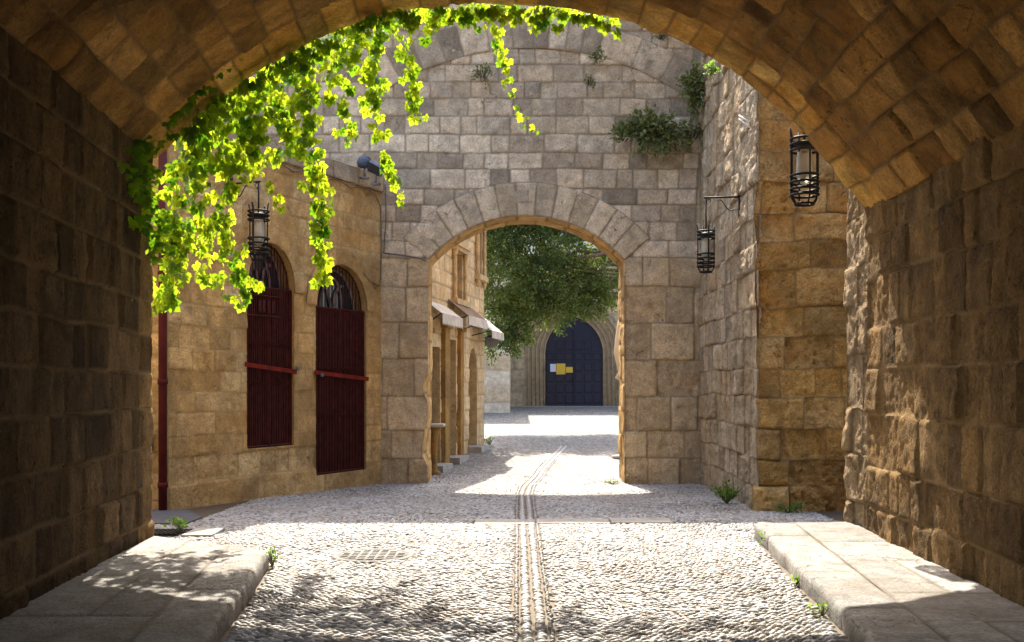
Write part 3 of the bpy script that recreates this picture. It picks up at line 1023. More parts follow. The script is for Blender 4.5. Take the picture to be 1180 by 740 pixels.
# raised arch mouldings round the openings
for (u0, u1, zb_, zs, zc) in OPS:
    c = (u0 + u1) / 2; w = (u1 - u0) / 2
    hh = zc - zs
    s = Stones(int(63 + u0), res=.03, joint=.003, depth=.008, edge=.014, rough=.003, proud=.001, tilt=.002)
    rad = w + .13
    n_ = 7
    for i in range(n_):
        t0 = -math.pi / 2 + math.pi * i / n_; t1 = t0 + math.pi / n_
        s.stone(t0 * rad, t1 * rad, w, w + .26)
    ky = hh / w

    def rmap(A, B, c=c, zs=zs, rad=rad, ky=ky, w=w):
        th = A / rad
        a = c + np.sin(th) * B
        z = zs + np.cos(th) * (B - w + w * ky)
        P, N = fm(a, z)
        return P, N
    parts.append(s.build('arch_moulding', rmap, M['facade'], house, off=.030, wob=.004))
# reveals
for (u0, u1, zb_, zs, zc) in OPS:
    c = (u0 + u1) / 2; w = (u1 - u0) / 2
    path = [(u0, zb_), (u0, zs)] + [(c - w * math.cos(math.pi * i / 20), zs + (zc - zs) * math.sin(math.pi * i / 20)) for i in range(1, 20)] + [(u1, zs), (u1, zb_)]
    vs, fs = [], []
    for (a, z) in path: vs += [fpt(a, z, .0), fpt(a, z, -.30)]
    n_ = len(path)
    for i in range(n_): 
        j = (i + 1) % n_
        fs.append((2 * i, 2 * j, 2 * j + 1, 2 * i + 1))
    mb = MB(); mb.add(vs, fs)
    parts.append(mb.build('reveal', M['facade'], house))
# body of the house
mb = MB()
ft = [(-.02, 13.0 - .0)]
b0, b1 = fpt(0, 0, -.29), fpt(FL, 0, -.29)
vs = [(b0[0], b0[1], -.4), (b1[0], b1[1], -.4), (-9, 17.9, -.4), (-9, b0[1], -.4)]
vs += [(v[0], v[1], 4.96) for v in vs]
mb.add(vs, [(0, 1, 2, 3), (4, 5, 6, 7), (0, 1, 5, 4), (1, 2, 6, 5), (2, 3, 7, 6), (3, 0, 4, 7)])
parts.append(mb.build('core', M['mass'], house))
# short return wall that faces us, left of the corner
s = Stones(65, res=.03, joint=.005, depth=.014, edge=.018, rough=.006, erode=.3)
s.courses(0, 3.0, even(-.25, 5.2, .32, RNG, .1), .35, .8)
parts.append(s.build('return_wall', plane_map((FO.x - 3.0, FO.y + .0, 0), (1, 0, 0), (0, -1, 0)), M['facade'], house))

# the doors behind the grilles and the grilles themselves
for k, (u0, u1, zb_, zs, zc) in enumerate(OPS):
    c = (u0 + u1) / 2; w = (u1 - u0) / 2

    def top(u, pad=0.0):
        q = max(0.0, 1 - ((u - c) / (w - pad)) ** 2)
        return zs + (zc - zs - pad) * math.sqrt(q)
    gr = MB()                                        # grille: frame and upright bars
    rect_top = zs + (.02 if k == 0 else -.02)
    nb_ = 26 if k == 0 else 32
    if True:
        mbp = MB()
        mbp.prism([(u0 + .01, zb_), (u0 + .01, rect_top), (u1 - .01, rect_top), (u1 - .01, zb_)], lambda a, b: fpt(a, b, -.15), lambda a, b: fpt(a, b, -.18))
        door = mbp.build('door', M['maroon_dark'], house)
        if k == 0: door['label'] = 'raised maroon shutter door behind the nearer grille'
        parts.append(door)
        lt = MB()
        pts = [(c + (w - .02) * math.cos(math.pi * i / 24), rect_top + (zc - rect_top - .02) * math.sin(math.pi * i / 24)) for i in range(25)]
        lt.prism(pts, lambda a, b: fpt(a, b, -.24), lambda a, b: fpt(a, b, -.26))
        parts.append(lt.build('fanlight', M['pane'], house))
        fl = MB()
        H_ = zc - .06 - rect_top
        for s_ in (-1, 1):                            # pointed tracery of the fanlight
            for (ub, ut, hh_) in ((.90, .0, 1.0), (.42, .0, .80), (.05, .46, .62)):
                pts3 = []
                for i in range(13):
                    f = i / 12
                    ff = 1 - (1 - f) ** 1.9
                    uu = c + s_ * w * (ub + (ut - ub) * f ** 1.7)
                    zz = min(rect_top + H_ * hh_ * ff, top(uu) - .04)
                    pts3.append(fpt(uu, zz, -.22))
                fl.tube(pts3, .026, 4)
        parts.append(fl.build('fanlight_frame', M['frame_grey'], house))
    # upright bars
    for i in range(nb_ + 1):
        u = u0 + .015 + (u1 - u0 - .03) * i / nb_
        r = .007 if i % 4 else .010
        gr.box(-r, r, -.012, .012, zb_ + .02, rect_top, M=Matrix.Translation(fpt(u, 0, -.06)) @ Matrix.Rotation(math.atan2(FN.y, FN.x), 4, 'Z'))
    for i in range(1, 15):
        u = u0 + (u1 - u0) * i / 15
        gr.tube([fpt(u, rect_top, -.09), fpt(u, top(u, .01), -.09)], .008, 5)
    # frame
    for u in (u0 + .015, (u0 + u1) / 2 - .012, (u0 + u1) / 2 + .012, u1 - .015):
        gr.tube([fpt(u, zb_ + (-.06 if u > u1 - .1 or u < u0 + .1 else .02), -.045), fpt(u, rect_top, -.045)], .016, 4)
    for z in (zb_ + .02, rect_top):
        gr.tube([fpt(u0, z, -.05), fpt(u1, z, -.05)], .018, 4)
    # scissor lattice
    for z in (zb_ + (.30 + .0) * 2.2 + .3, zb_ + 1.55 if k == 0 else zb_ + 1.72):
        m = 22
        pts3 = [fpt(u0 + .03 + (u1 - u0 - .06) * i / m, z + (.028 if i % 2 else -.028), -.035) for i in range(m + 1)]
        pts4 = [fpt(u0 + .03 + (u1 - u0 - .06) * i / m, z + (-.028 if i % 2 else .028), -.032) for i in range(m + 1)]
        gr.tube(pts3, .008, 4); gr.tube(pts4, .008, 4)
    # arched ring of the lunette
    pts3 = [fpt(c - (w - .03) * math.cos(math.pi * i / 16), zs + (zc - zs - .03) * math.sin(math.pi * i / 16), -.09) for i in range(17)]
    gr.tube(pts3, .010, 5)
    if k == 0:                                       # small lettered plate frame of flat bars
        zc0, zc1 = rect_top - .42, rect_top - .12
        gr.tube([fpt(u0 + .05, zc0, -.04), fpt(c + .25, zc0, -.04)], .012, 4)
        gr.tube([fpt(u0 + .05, zc1, -.04), fpt(c + .25, zc1, -.04)], .012, 4)
        for uu in (c - .22, c - .13, c - .02, c + .08):
            gr.box(-.030, .030, -.01, .01, zc0 + .06, zc1 - .06, M=Matrix.Translation(fpt(uu, 0, -.035)) @ Matrix.Rotation(math.atan2(FN.y, FN.x), 4, 'Z'))
    go = gr.build('grille', M['maroon'], house)
    parts.append(go)
    bz = {0: 1.82, 1: 1.72}[k]
    bb = MB()
    dz = -.03
    bb.prism([(u0 - .05, bz + .04), (u0 - .05, bz + .105), (u1 + .04, bz + .035 + dz), (u1 + .04, bz - .03 + dz)], lambda a, b: fpt(a, b, .022), lambda a, b: fpt(a, b, .006))
    bar = bb.build('locking_bar', M['redbar'], house)
    pl = MB()
    pl.lathe([(.025, 0), (.03, .01), (.03, .05), (.02, .06)], fpt(u1 + .03 if k == 0 else u0 + .10, bz - .0, .04), 10)
    plo = pl.build('padlock', M['grey_metal'], house)
    parts += [bar, plo]
# downpipe at the corner
mb = MB()
pz = [(-.08, -.16), (-.08, 4.6)]
mb.tube([(FO.x - .03, FO.y - .10, -.15), (FO.x - .03, FO.y - .10, 4.9)], .055, 12)
for z in (.25, 1.6, 3.0, 4.3):
    mb.tube([(FO.x - .03, FO.y - .10, z), (FO.x - .03, FO.y - .10, z + .07)], .067, 12)
parts.append(mb.build('downpipe', M['pipe'], house))
mb = MB(); mb.box(FO.x - .32, FO.x - .18, FO.y - .10, FO.y - .02, .72, .96, b=.008)
parts.append(mb.build('meter_box', M['frame_grey'], house))
for ob in parts: ob.matrix_parent_inverse = hinv

# ------------------------------------------------------------------ right side: weathered wall and its front
rb = thing('buttress_wall', 'tall weathered block of masonry between the archway and the passage on the right', 'wall', (3.2, 13.4, -.1))
rinv = Matrix.Translation((-3.2, -13.4, .1))
SXW = lambda Y: 3.2 + (Y - 13.4) * .0174
s = Stones(71, res=.026, joint=.008, depth=.032, edge=.030, rough=.020, erode=.7, erode_amp=.05, proud=.016, tilt=.03)
ce = even(.62, 9.2, .40, RNG, .12)
s.courses(13.4, 18.0, [-.25, .25] + ce, .28, .62)
p1 = s.build('side_face', lambda A, B: (np.stack([SXW(A), A, B], 1), np.broadcast_to(np.array([-1., 0, 0]), (A.size, 3))), M['side'], rb, flip=True, wob=.025)
s = Stones(73, res=.026, joint=.008, depth=.035, edge=.032, rough=.018, erode=.65, erode_amp=.07, proud=.018, tilt=.03)
s.courses(3.2, 6.5, ce, .35, .85)
s.stone(3.12, 3.62, -.25, .28, proud=.14, edge=.16, er=.6, rough=.03)
s.stone(3.62, 4.25, -.25, .28, proud=.05, edge=.10, er=1, rough=.03)
s.stone(4.25, 6.5, -.25, .28, er=1, rough=.03)
s.stone(3.2, 3.62, .28, .62, proud=.05, edge=.07, rough=.02, er=.3)
s.stone(3.62, 6.5, .28, .62, er=1, rough=.03)
p2 = s.build('front_face', plane_map((0, 13.4, 0), (1, 0, 0), (0, -1, 0)), M['butt'], rb, wob=.03)
mb = MB(); mb.add([(3.42, 13.62, -.4), (7, 13.62, -.4), (7, 18, -.4), (3.5, 18, -.4), (3.42, 13.62, 9.2), (7, 13.62, 9.2), (7, 18, 9.2), (3.5, 18, 9.2)],
                  [(0, 1, 2, 3), (4, 5, 6, 7), (0, 1, 5, 4), (1, 2, 6, 5), (2, 3, 7, 6), (3, 0, 4, 7)])
p3 = mb.build('core', M['mass'], rb)
for ob in (p1, p2, p3): ob.matrix_parent_inverse = rinv


# ------------------------------------------------------------------ lanterns
def lantern(loc, H, rz, arm, label, drop, sc_rod=1):
    """iron cage lantern; loc is the bottom of the cage, arm the horizontal reach of its bracket (towards local +X is the wall)"""
    root = thing('wall_lantern', label, 'lantern', loc, rz, 'iron cage lanterns')
    r = H * .20
    cg = MB()
    for z in (.97, .89, .80): cg.ring((0, 0, z * H), r, H * .021)
    for z in (.43, .33, .23, .14): cg.ring((0, 0, z * H), r, H * .021)
    cg.ring((0, 0, .01 * H), r * .66, H * .021)
    for k in range(4):
        A = 2 * math.pi * k / 4 + .12 - math.pi / 2
        ca, sa = math.cos(A), math.sin(A)
        cg.tube([(r * .62 * ca, r * .62 * sa, 0), (r * .9 * ca, r * .9 * sa, .08 * H), (r * ca, r * sa, .15 * H), (r * ca, r * sa, 1.0 * H), (r * 1.12 * ca, r * 1.12 * sa, 1.12 * H)], H * (.022 if k % 2 == 0 else .014), 5)
    cg.lathe([(r * .9, .885 * H), (r * .9, .91 * H), (r * .2, .95 * H)], n=18)
    cg.build('cage', M['iron'], root)
    gl = MB(); gl.lathe([(r * .12, .28 * H), (r * .5, .38 * H), (r * .58, .44 * H), (r * .58, .72 * H), (r * .5, .78 * H)], n=16)
    gl.build('lamp_glass', M['glass'], root)
    br = MB()
    zt = H * .9 + drop
    br.tube([(0, 0, .9 * H), (0, 0, zt)], H * .018, 6)
    br.tube([(-.03, 0, zt), (arm, 0, zt + .01)], .014, 6)
    br.tube([(0, 0, zt - .02), (.02, 0, zt - .10), (.07, 0, zt - .04), (.02, 0, zt - .01)], .008, 5)
    pts = []
    for i in range(15):
        f = i / 14
        pts.append((arm * (.35 + .65 * f), 0, zt - .03 - .16 * math.sin(f * math.pi * .5) + .03 * math.sin(f * 9)))
    br.tube(pts, .008, 5)
    br.box(arm - .015, arm + .005, -.02, .02, zt - .28, zt + .10)
    br.build('bracket', M['iron'], root)
    return root


pX, pY, pZ = wp(813.5, 314, 14.5)
lantern((pX, pY, pZ), .60, 0, SXW(14.5) - pX, 'black cage lantern on a bracket against the pale weathered wall right of the archway', .52)
pX, pY, pZ = wp(927, 236, 10.45)
lantern((pX, pY, pZ), .69, -math.pi / 2, .42, 'larger black cage lantern with milky glass hanging just outside the vault rim on the right', .55)
pX, pY, pZ = wp(298, 300, 14.2)
lantern((pX, pY, pZ), .70, math.radians(155), .48, 'black cage lantern among the vine leaves in front of the maroon window grille', .46)

# ------------------------------------------------------------------ floodlights and cables on the house
for i, (px_, py_, yaw, nm, mt) in enumerate(((420, 187, .5, 'blue grey floodlight with a rounded back on top of the house wall', 'flood'), (433, 194, -.3, 'square grey floodlight tilted down at the end of the house wall', 'grey_metal'))):
    P = wp(px_, py_, 17.15 - .1 * i)
    ft_ = thing('floodlight', nm, 'floodlight', P, yaw, 'floodlights on the house roof')
    mb = MB()
    if i == 0: mb.lathe([(.04, -.10), (.11, -.08), (.13, .0), (.10, .07), (.03, .11)], n=14)
    else: mb.box(-.135, .135, -.05, .05, -.10, .10, M=Matrix.Rotation(.5, 4, 'Y') @ Matrix.Rotation(.5, 4, 'X'), b=.02)
    mb.build('housing', M[mt], ft_)
    mb = MB(); mb.tube([(0, 0, -.06), (0, 0, -.26)], .018, 6); mb.box(-.07, .07, -.05, .05, -.28, -.25)
    mb.build('foot', M['grey_metal'], ft_)
    if i == 1:
        mb = MB(); mb.box(-.115, .115, -.058, -.051, -.08, .08, M=Matrix.Rotation(.5, 4, 'Y') @ Matrix.Rotation(.5, 4, 'X'))
        mb.build('lens', M['pane'], ft_)
mb = MB()
pts = [fpt(2.3 + .25 * i, 4.94 - .05 * math.sin(i * 2.1) - .02 * (i % 3), .035) for i in range(11)]
pts += [fpt(FL - .07, 4.7, .03), fpt(FL - .06, 4.0, .03), fpt(FL - .07, 3.45, .03), fpt(FL - .12, 3.32, .03), fpt(FL - .4, 3.36, .03), fpt(FL - .6, 3.5, .03)]
mb.tube(pts, .011, 5)
o = mb.build('wall_cable', M['cable'], None)
props(o, 'grey cable looped under the coping and down the corner of the ochre house', 'cable')
mb = MB()
mb.tube([(-2.25, YG - .04, 3.90), (-1.9, YG - .05, 3.86), (-1.6, YG - .07, 3.80), (-1.5, YG - .06, 3.76)], .014, 5)
mb.tube([(-2.22, YG - .04, 5.1), (-2.21, YG - .04, 4.5), (-2.25, YG - .04, 3.90)], .010, 5)
o = mb.build('wall_cable', M['cable'], None)
props(o, 'thin cable running along the grey archway spring on its left pier', 'cable')
mb = MB()
for (a, b) in (((856, 136), (872, 141)), ((858, 140), (874, 147))):
    A0, B0 = wp(a[0], a[1], 14.0), wp(b[0], b[1], 13.75)
    mb.tube([(3.19, A0[1], A0[2]), (3.08, (A0[1] + B0[1]) / 2, A0[2]), (3.19, B0[1], B0[2])], .012, 5)
o = mb.build('insulator_hook', M['white_wall'], None)
props(o, 'small white metal hooks high on the weathered wall above the bracket lantern', 'hook')

# ------------------------------------------------------------------ street furniture set in the ground
mb = MB()
for i, (a, b) in enumerate(((-.45, .28), (.28, 1.16), (1.16, 1.90))):
    for_z = float(gz(12.13))
    mb.box(a + .008, b - .008, 11.93 + .05 * a, 12.33 + .05 * a, for_z - .05, for_z + .022 + .004 * i, b=.008)
o = mb.build('threshold_slab', M['slab'])
props(o, 'row of smooth flat slabs lying across the pebbles at the edge of the archway shadow', 'stone slab')
mh = thing('manhole_cover', 'round grey cover in the lit pebbles left of the middle rows', 'manhole cover', (MANH[0], MANH[1], 0))
mb = MB(); mb.lathe([(MANH[2] + .02, -.03), (MANH[2] + .02, .016), (MANH[2] - .025, .018), (MANH[2] - .03, .008), (.01, .008)], n=36)
mb.build('frame_ring', M['lid'], mh)
mb = MB(); mb.lathe([(MANH[2] - .04, -.01), (MANH[2] - .045, .014), (.01, .016)], n=32)
for k in range(7):
    for j in range(7):
        xx, yy = (k - 3) * .085, (j - 3) * .085
        if xx * xx + yy * yy < .075: mb.box(xx - .03, xx + .03, yy - .012, yy + .012, .012, .022)
mb.build('cover_plate', M['lid'], mh)
gx, gy = -3.78, 11.02
dg = thing('drain_grate', 'iron drain grate beside the end of the dark left wall', 'drain', (gx, gy, 0))
mb = MB()
for k in range(12): mb.box(-.30 + k * .05, -.28 + k * .05, -.2, .2, .0, .02)
for k in range(5): mb.box(-.31, .29, -.2 + k * .095, -.18 + k * .095, .001, .018)
mb.build('bars', M['iron'], dg)
mb = MB(); mb.box(-.40, -.32, -.26, .26, -.02, .022); mb.box(.30, .62, -.26, .26, -.02, .022, b=.006)
mb.build('stone_surround', M['slab'], dg)
mb = MB()
q = [(-5.6, 11.95), (-3.80, 11.95), (-3.82, 12.6), (-4.25, 13.45), (-5.6, 13.45)]
mb.prism(q, lambda a, b: (a, b, float(gz(b)) + .02), lambda a, b: (a, b, float(gz(b)) - .06))
o = mb.build('paved_corner', M['tar'])
props(o, 'dark smooth paved corner at the foot of the red downpipe', kind='structure')

# ------------------------------------------------------------------ beyond the gate: shop front on the left
SXF = lambda Y: -1.6 + .186 * (Y - 20)
S0 = np.array([SXF(19.02), 19.02, 0]); SD = np.array([.186, 1, 0]); SL = math.hypot(.186, 1)
sh = thing('shop_building', 'tall sunlit ochre stone building with awnings beyond the archway', 'building', (S0[0], S0[1], -.15))
sinv = Matrix.Translation((-S0[0], -S0[1], .15))
SN = np.array([1, -.186, 0]) / SL


def spt(Y, z, d=0.0):
    return (SXF(Y) + SN[0] * d, Y + SN[1] * d, z)


SOPS = [(20.05, 20.75, .0, 2.35, 2.36, 'rect'), (21.35, 22.1, .0, 2.55, 2.56, 'rect'), (23.35, 24.15, .05, 1.85, 2.45, 'arch'),
        (21.85, 22.65, 3.45, 4.45, 4.46, 'rect'), (24.05, 24.65, 4.2, 5.4, 5.41, 'rect')]


def s_hole(A, B):
    r = np.full(A.shape, 9.0)
    for (a, b, z0, zs, zc, kd) in SOPS:
        a = (a - 19.02) * SL; b = (b - 19.02) * SL
        c = (a + b) / 2; w = (b - a) / 2
        if kd == 'rect': q = np.maximum(np.abs(A - c) - w, np.maximum(z0 - B, B - zs))
        else: q = np.where(B > zs, np.hypot(A - c, (B - zs) * w / (zc - zs)) - w, np.maximum(np.abs(A - c) - w, z0 - B))
        r = np.minimum(r, q)
    return r


s = Stones(81, res=.04, joint=.006, depth=.014, edge=.018, rough=.006, erode=.2)
smap = plane_map(tuple(S0), tuple(SD), tuple(SN))
LEN = (25.0 - 19.02) * SL
s.courses(0, LEN, even(-.3, 5.9, .33, RNG, .06), .4, .85)
sp_ = [s.build('wall', smap, M['far'], sh, hole=s_hole)]
mb = MB()
c0, c1 = spt(19.02, 0, -.28), spt(25, 0, -.28)
vs = [(c0[0], c0[1], -.4), (c1[0], c1[1], -.4), (-6, 25, -.4), (-6, 19.1, -.4)]
e0 = spt(25, 0, 0)
vs += [(v[0], v[1], 5.88) for v in vs]
mb.add(vs, [(0, 1, 2, 3), (4, 5, 6, 7), (0, 1, 5, 4), (1, 2, 6, 5), (2, 3, 7, 6), (3, 0, 4, 7)])
mb.add([(c1[0] - .1, 24.96, -.4), (e0[0] - .012, 24.985, -.4), (e0[0] - .012, 24.985, 5.88), (c1[0] - .1, 24.96, 5.88)], [(0, 1, 2, 3)])
sp_.append(mb.build('core', M['mass'], sh))
for (a, b, z0, zs, zc, kd) in SOPS:
    lbl = 'door' if z0 < 1 else 'window'
    mb = MB()
    c = (a + b) / 2; w = (b - a) / 2
    if kd == 'arch': pts = [(a, z0), (b, z0)] + [(c + w * math.cos(math.pi * i / 12), zs + (zc - zs) * math.sin(math.pi * i / 12)) for i in range(13)]
    else: pts = [(a, z0), (b, z0), (b, zs), (a, zs)]
    mb.prism(pts, lambda y, z: spt(y, z, -.22), lambda y, z: spt(y, z, -.26))
    d_ = mb.build(lbl, M['dark'] if z0 < 1 else M['pane'], sh)
    sp_.append(d_)
    mb = MB()
    n_ = len(pts)
    vs = []
    for p_ in pts: vs += [spt(p_[0], p_[1], 0), spt(p_[0], p_[1], -.23)]
    mb.add(vs, [(2 * i, 2 * ((i + 1) % n_), 2 * ((i + 1) % n_) + 1, 2 * i + 1) for i in range(n_)])
    sp_.append(mb.build('reveal', M['far'], sh))
    if z0 > 1:
        fr = MB()
        fr.prism([(a - .14, zs + .02), (b + .14, zs + .02), (b + .14, zs + .10), (a - .14, zs + .10)], lambda y, z: spt(y, z, .12), lambda y, z: spt(y, z, -.02))
        fr.prism([(a - .18, zs + .10), (b + .18, zs + .10), (b + .18, zs + .17), (a - .18, zs + .17)], lambda y, z: spt(y, z, .17), lambda y, z: spt(y, z, -.02))
        fr.prism([(a - .16, z0 - .14), (b + .16, z0 - .14), (b + .16, z0 - .02), (a - .16, z0 - .02)], lambda y, z: spt(y, z, .14), lambda y, z: spt(y, z, -.02))
        for yy in (a - .07, b + .07):
            fr.lathe([(.02, z0 - .32), (.055, z0 - .2), (.06, z0), (.045, z0 + .06), (.045, zs - .1), (.06, zs - .03), (.06, zs + .02)], spt(yy, 0, .06), 10)
        mo = fr.build('window_frame', M['far'], d_)
# stone pilasters and steps of the shop front
mb = MB()
for (a, b, d, h) in ((20.85, 21.25, .09, 2.75), (22.25, 22.55, .07, 2.75), (19.6, 19.95, .05, 2.6)):
    mb.prism([(a, -.3), (b, -.3), (b, h), (a, h)], lambda y, z: spt(y, z, d), lambda y, z: spt(y, z, -.05))
    mb.prism([(a - .05, h), (b + .05, h), (b + .05, h + .10), (a - .05, h + .10)], lambda y, z: spt(y, z, d + .05), lambda y, z: spt(y, z, -.05))
sp_.append(mb.build('pilasters', M['butt'], sh))
mb = MB()
for (a, b, d) in ((21.3, 22.15, .28), (23.3, 24.2, .30), (20.0, 20.8, .26)):
    zz = float(gz(a)) + .13
    mb.prism([(a, zz - .5), (b, zz - .5), (b, zz), (a, zz)], lambda y, z: spt(y, z, d), lambda y, z: spt(y, z, -.2))
sp_.append(mb.build('doorsteps', M['pave'] if False else M['slab'], sh))
for ob in sp_: ob.matrix_parent_inverse = sinv

# a small ledge table by the gate jamb
tb = thing('display_table', 'small pale shop table beside the left jamb of the archway', 'table', (-1.50, 19.75, -.14))
mb = MB(); mb.box(-.16, .20, -.2, .3, .92, .98, b=.015); mb.build('table_top', M['awn_white'], tb)
mb = MB(); mb.lathe([(.13, 0), (.12, .06), (.06, .1), (.06, .7), (.13, .92)], n=12); mb.build('pedestal', M['butt'], tb)


# awnings
def awning(Y0, Y1, zt, reach, drop, label, canvas, val, scallop):
    P = spt((Y0 + Y1) / 2, zt)
    a = thing('awning', label, 'awning', P, 0, 'shop awnings beyond the archway')
    inv = Matrix.Translation((-P[0], -P[1], -P[2]))
    mb = MB()
    mb.prism([(0, 0), (reach, -drop), (reach, -drop - .02), (0, -.03)], lambda d, z: spt(Y0, zt + z, .02 + d), lambda d, z: spt(Y1, zt + z, .02 + d))
    o1 = mb.build('canopy', M[canvas], a)
    mb = MB()
    n_ = max(4, int((Y1 - Y0) / .12))
    vs, fs = [], []
    for i in range(n_ * 4 + 1):
        y = Y0 + (Y1 - Y0) * i / (n_ * 4)
        zz = val + (scallop * abs(math.sin(math.pi * i / 4)) if scallop else 0)
        vs += [spt(y, zt - drop, .025 + reach), spt(y, zt - drop - zz, .03 + reach), spt(y, zt - drop, .04 + reach), spt(y, zt - drop - zz, .045 + reach)]
    for i in range(n_ * 4):
        q = 4 * i
        fs += [(q, q + 4, q + 5, q + 1), (q + 2, q + 3, q + 7, q + 6), (q + 1, q + 5, q + 7, q + 3), (q, q + 2, q + 6, q + 4)]
    mb.add(vs, fs)
    o2 = mb.build('valance', M['awn_white'], a)
    mb = MB()
    for y in (Y0 + .05, Y1 - .05):
        mb.tube([spt(y, zt - .5, .01), spt(y, zt - drop - .01, reach)], .012, 5)
    o3 = mb.build('arms', M['iron'], a)
    for ob in (o1, o2, o3): ob.matrix_parent_inverse = inv


awning(19.5, 21.15, 3.22, .34, .26, 'nearest awning with a scalloped white valance by the archway jamb', 'awn_white', .17, .05)
awning(21.35, 23.2, 3.38, .42, .34, 'middle awning with a dark brown underside under the framed window', 'awn_brown', .20, 0)
awning(23.5, 24.9, 3.22, .46, .38, 'farthest small white awning at the corner of the shop building', 'awn_white', .18, 0)
P = wp(530, 400, 22.6)
lr = lantern((P[0], P[1], P[2]), .34, 0, -.25, 'small black cage lantern hanging under the middle shop awning', .25)
# round sign seen from behind
P = wp(566.5, 393, 24.85)
sg = thing('round_sign', 'grey round sign sticking out from the corner of the shop building', 'sign', P, .15)
mb = MB()
pts = [(.17 * math.cos(2 * math.pi * k / 28), .17 * math.sin(2 * math.pi * k / 28)) for k in range(28)]
mb.prism(pts, lambda a, b: (a, -.012, b), lambda a, b: (a, .012, b)); mb.build('disc', M['grey_metal'], sg)
mb = MB(); mb.tube([(-.2, .03, .0), (.05, .03, 0)], .014, 6); mb.ring((0, -.013, 0), .155, .008, 24, 'y'); mb.build('bracket', M['grey_metal'], sg)

# ------------------------------------------------------------------ pale wall and church at the end
pw = thing('pale_house', 'pale banded stone house corner left of the church', 'house', (-1.5, 34.6, .6))
s = Stones(91, res=.06, joint=.006, depth=.012, edge=.02, rough=.005)
zc_ = [.3, .98, 1.55, 2.05, 2.6, 3.1, 3.6, 4.2, 4.8, 5.4, 6, 6.6]
for i, (b0_, b1_) in enumerate(zip(zc_[:-1], zc_[1:])):
    s.courses(-5, -.06, [b0_, b1_], .8, 1.6, tone=(.95 if i in (1, 3) else .25))
p1 = s.build('wall', plane_map((0, 34.6, 0), (1, 0, 0), (0, -1, 0)), M['pale'], pw)
mb = MB(); mb.box(-5, -.075, 34.63, 37.9, .2, 6.6); p2 = mb.build('core', M['pale'], pw)
for ob in (p1, p2): ob.matrix_parent_inverse = Matrix.Translation((1.5, -34.6, -.6))

YC = 38.0
ch = thing('church', 'church front of brown stone with a deep pointed portal', 'church', (2.3, YC, .8))
cinv = Matrix.Translation((-2.3, -YC, -.8))
DC, DW, DZ0, DZS, DZC = 2.30, 1.08, .80, 2.75, 4.12


def gothic(w, zs, rise, n=16):
    r = (w * w + rise * rise) / (2 * w)
    r = max(r, w)
    pts = []
    cx = w - r
    a1 = math.atan2(rise, -cx)
    for i in range(n + 1):
        a = a1 * i / n
        pts.append((cx + r * math.cos(a), zs + r * math.sin(a)))
    left = [(-x, z) for x, z in pts[:-1]]
    return left + pts[::-1]                          # left spring -> apex -> right spring


def c_hole(A, B):
    w, rise = DW + .78, DZC - DZS + .70
    r = max(w, (w * w + rise * rise) / (2 * w))
    x = np.abs(A - DC)
    q = np.hypot(x - (w - r), B - DZS) - r
    return np.where(B > DZS, q, x - w)


s = Stones(93, res=.07, joint=.007, depth=.012, edge=.02, rough=.006)
s.courses(-.4, 9, even(.5, 6.25, .42, RNG, .08), .5, 1.1)
cp = [s.build('wall', plane_map((0, YC - .35, 0), (1, 0, 0), (0, -1, 0)), M['church'], ch, hole=c_hole)]
# stepped orders of the portal
for i in range(5):
    w0 = DW + .02 + .155 * i; rz_ = DZC - DZS + .02 + .14 * i
    inn = gothic(w0, DZS, rz_); ou = gothic(w0 + .175, DZS, rz_ + .16)
    y_ = YC - .02 - .075 * i
    mb = MB()
    inner = [(DC - w0, DZ0 - .3)] + [(DC + x, z) for x, z in inn] + [(DC + w0, DZ0 - .3)]
    outer = [(DC - w0 - .175, DZ0 - .3)] + [(DC + x, z) for x, z in ou] + [(DC + w0 + .175, DZ0 - .3)]
    n_ = len(inner)
    vs = [(x, y_, z) for x, z in inner] + [(x, y_, z) for x, z in outer] + [(x, YC + .15, z) for x, z in inner] + [(x, YC + .15, z) for x, z in outer]
    fs = []
    for j in range(n_ - 1):
        fs += [(j, j + 1, n_ + j + 1, n_ + j), (j, 2 * n_ + j, 2 * n_ + j + 1, j + 1)]
    mb.add(vs, fs)
    mb.tube([(x, y_ - .005, z) for x, z in inner], .035, 6)
    cp.append(mb.build('portal_order', M['church'], ch))
mb = MB()
lst = [(DC - DW - .02, DZ0)] + [(DC + x, z) for x, z in gothic(DW + .02, DZS, DZC - DZS + .02)] + [(DC + DW + .02, DZ0)]
door = MB()
door.prism(lst, lambda a, b: (a, YC + .03, b), lambda a, b: (a, YC + .09, b))
# raised panels
for cxx in range(6):
    x0 = DC - DW + .06 + cxx * (2 * DW - .06) / 6
    x1 = x0 + (2 * DW - .06) / 6 - .07
    for r_ in range(6):
        z0 = DZ0 + .10 + r_ * .40
        z1 = z0 + .32
        mz = max(abs(x0 - DC), abs(x1 - DC))
        if z1 > DZS + .9 * (1 - (mz / DW) ** 2) * 1.3: continue
        door.box(x0, x1, YC + .005, YC + .04, z0, z1, b=.015)
door.box(DC - .03, DC + .03, YC - .01, YC + .04, DZ0 + .02, DZC - .06, b=.01)
door.box(DC - DW + .02, DC + DW - .02, YC - .005, YC + .04, DZS - .02, DZS + .06, b=.01)
d_ = door.build('door', M['navy'], ch)
d_['label'] = 'navy blue panelled double door with an arched top'
cp.append(d_)
mb = MB(); mb.ring((DC - .10, YC - .012, 1.75), .05, .012, 14, 'y'); hh = mb.build('handle', M['iron'], d_)
mb = MB()
mb.box(-.1, 9, YC - .85, YC - .3, .55, .74, b=.015); mb.box(-.1 + .4, 9, YC - .55, YC - .31, .74, .80, b=.01)
mb.box(DC - DW - .75, DC + DW + .75, YC - .30, YC + .1, .62, .798, b=.01)
cp.append(mb.build('steps', M['slab'], ch))
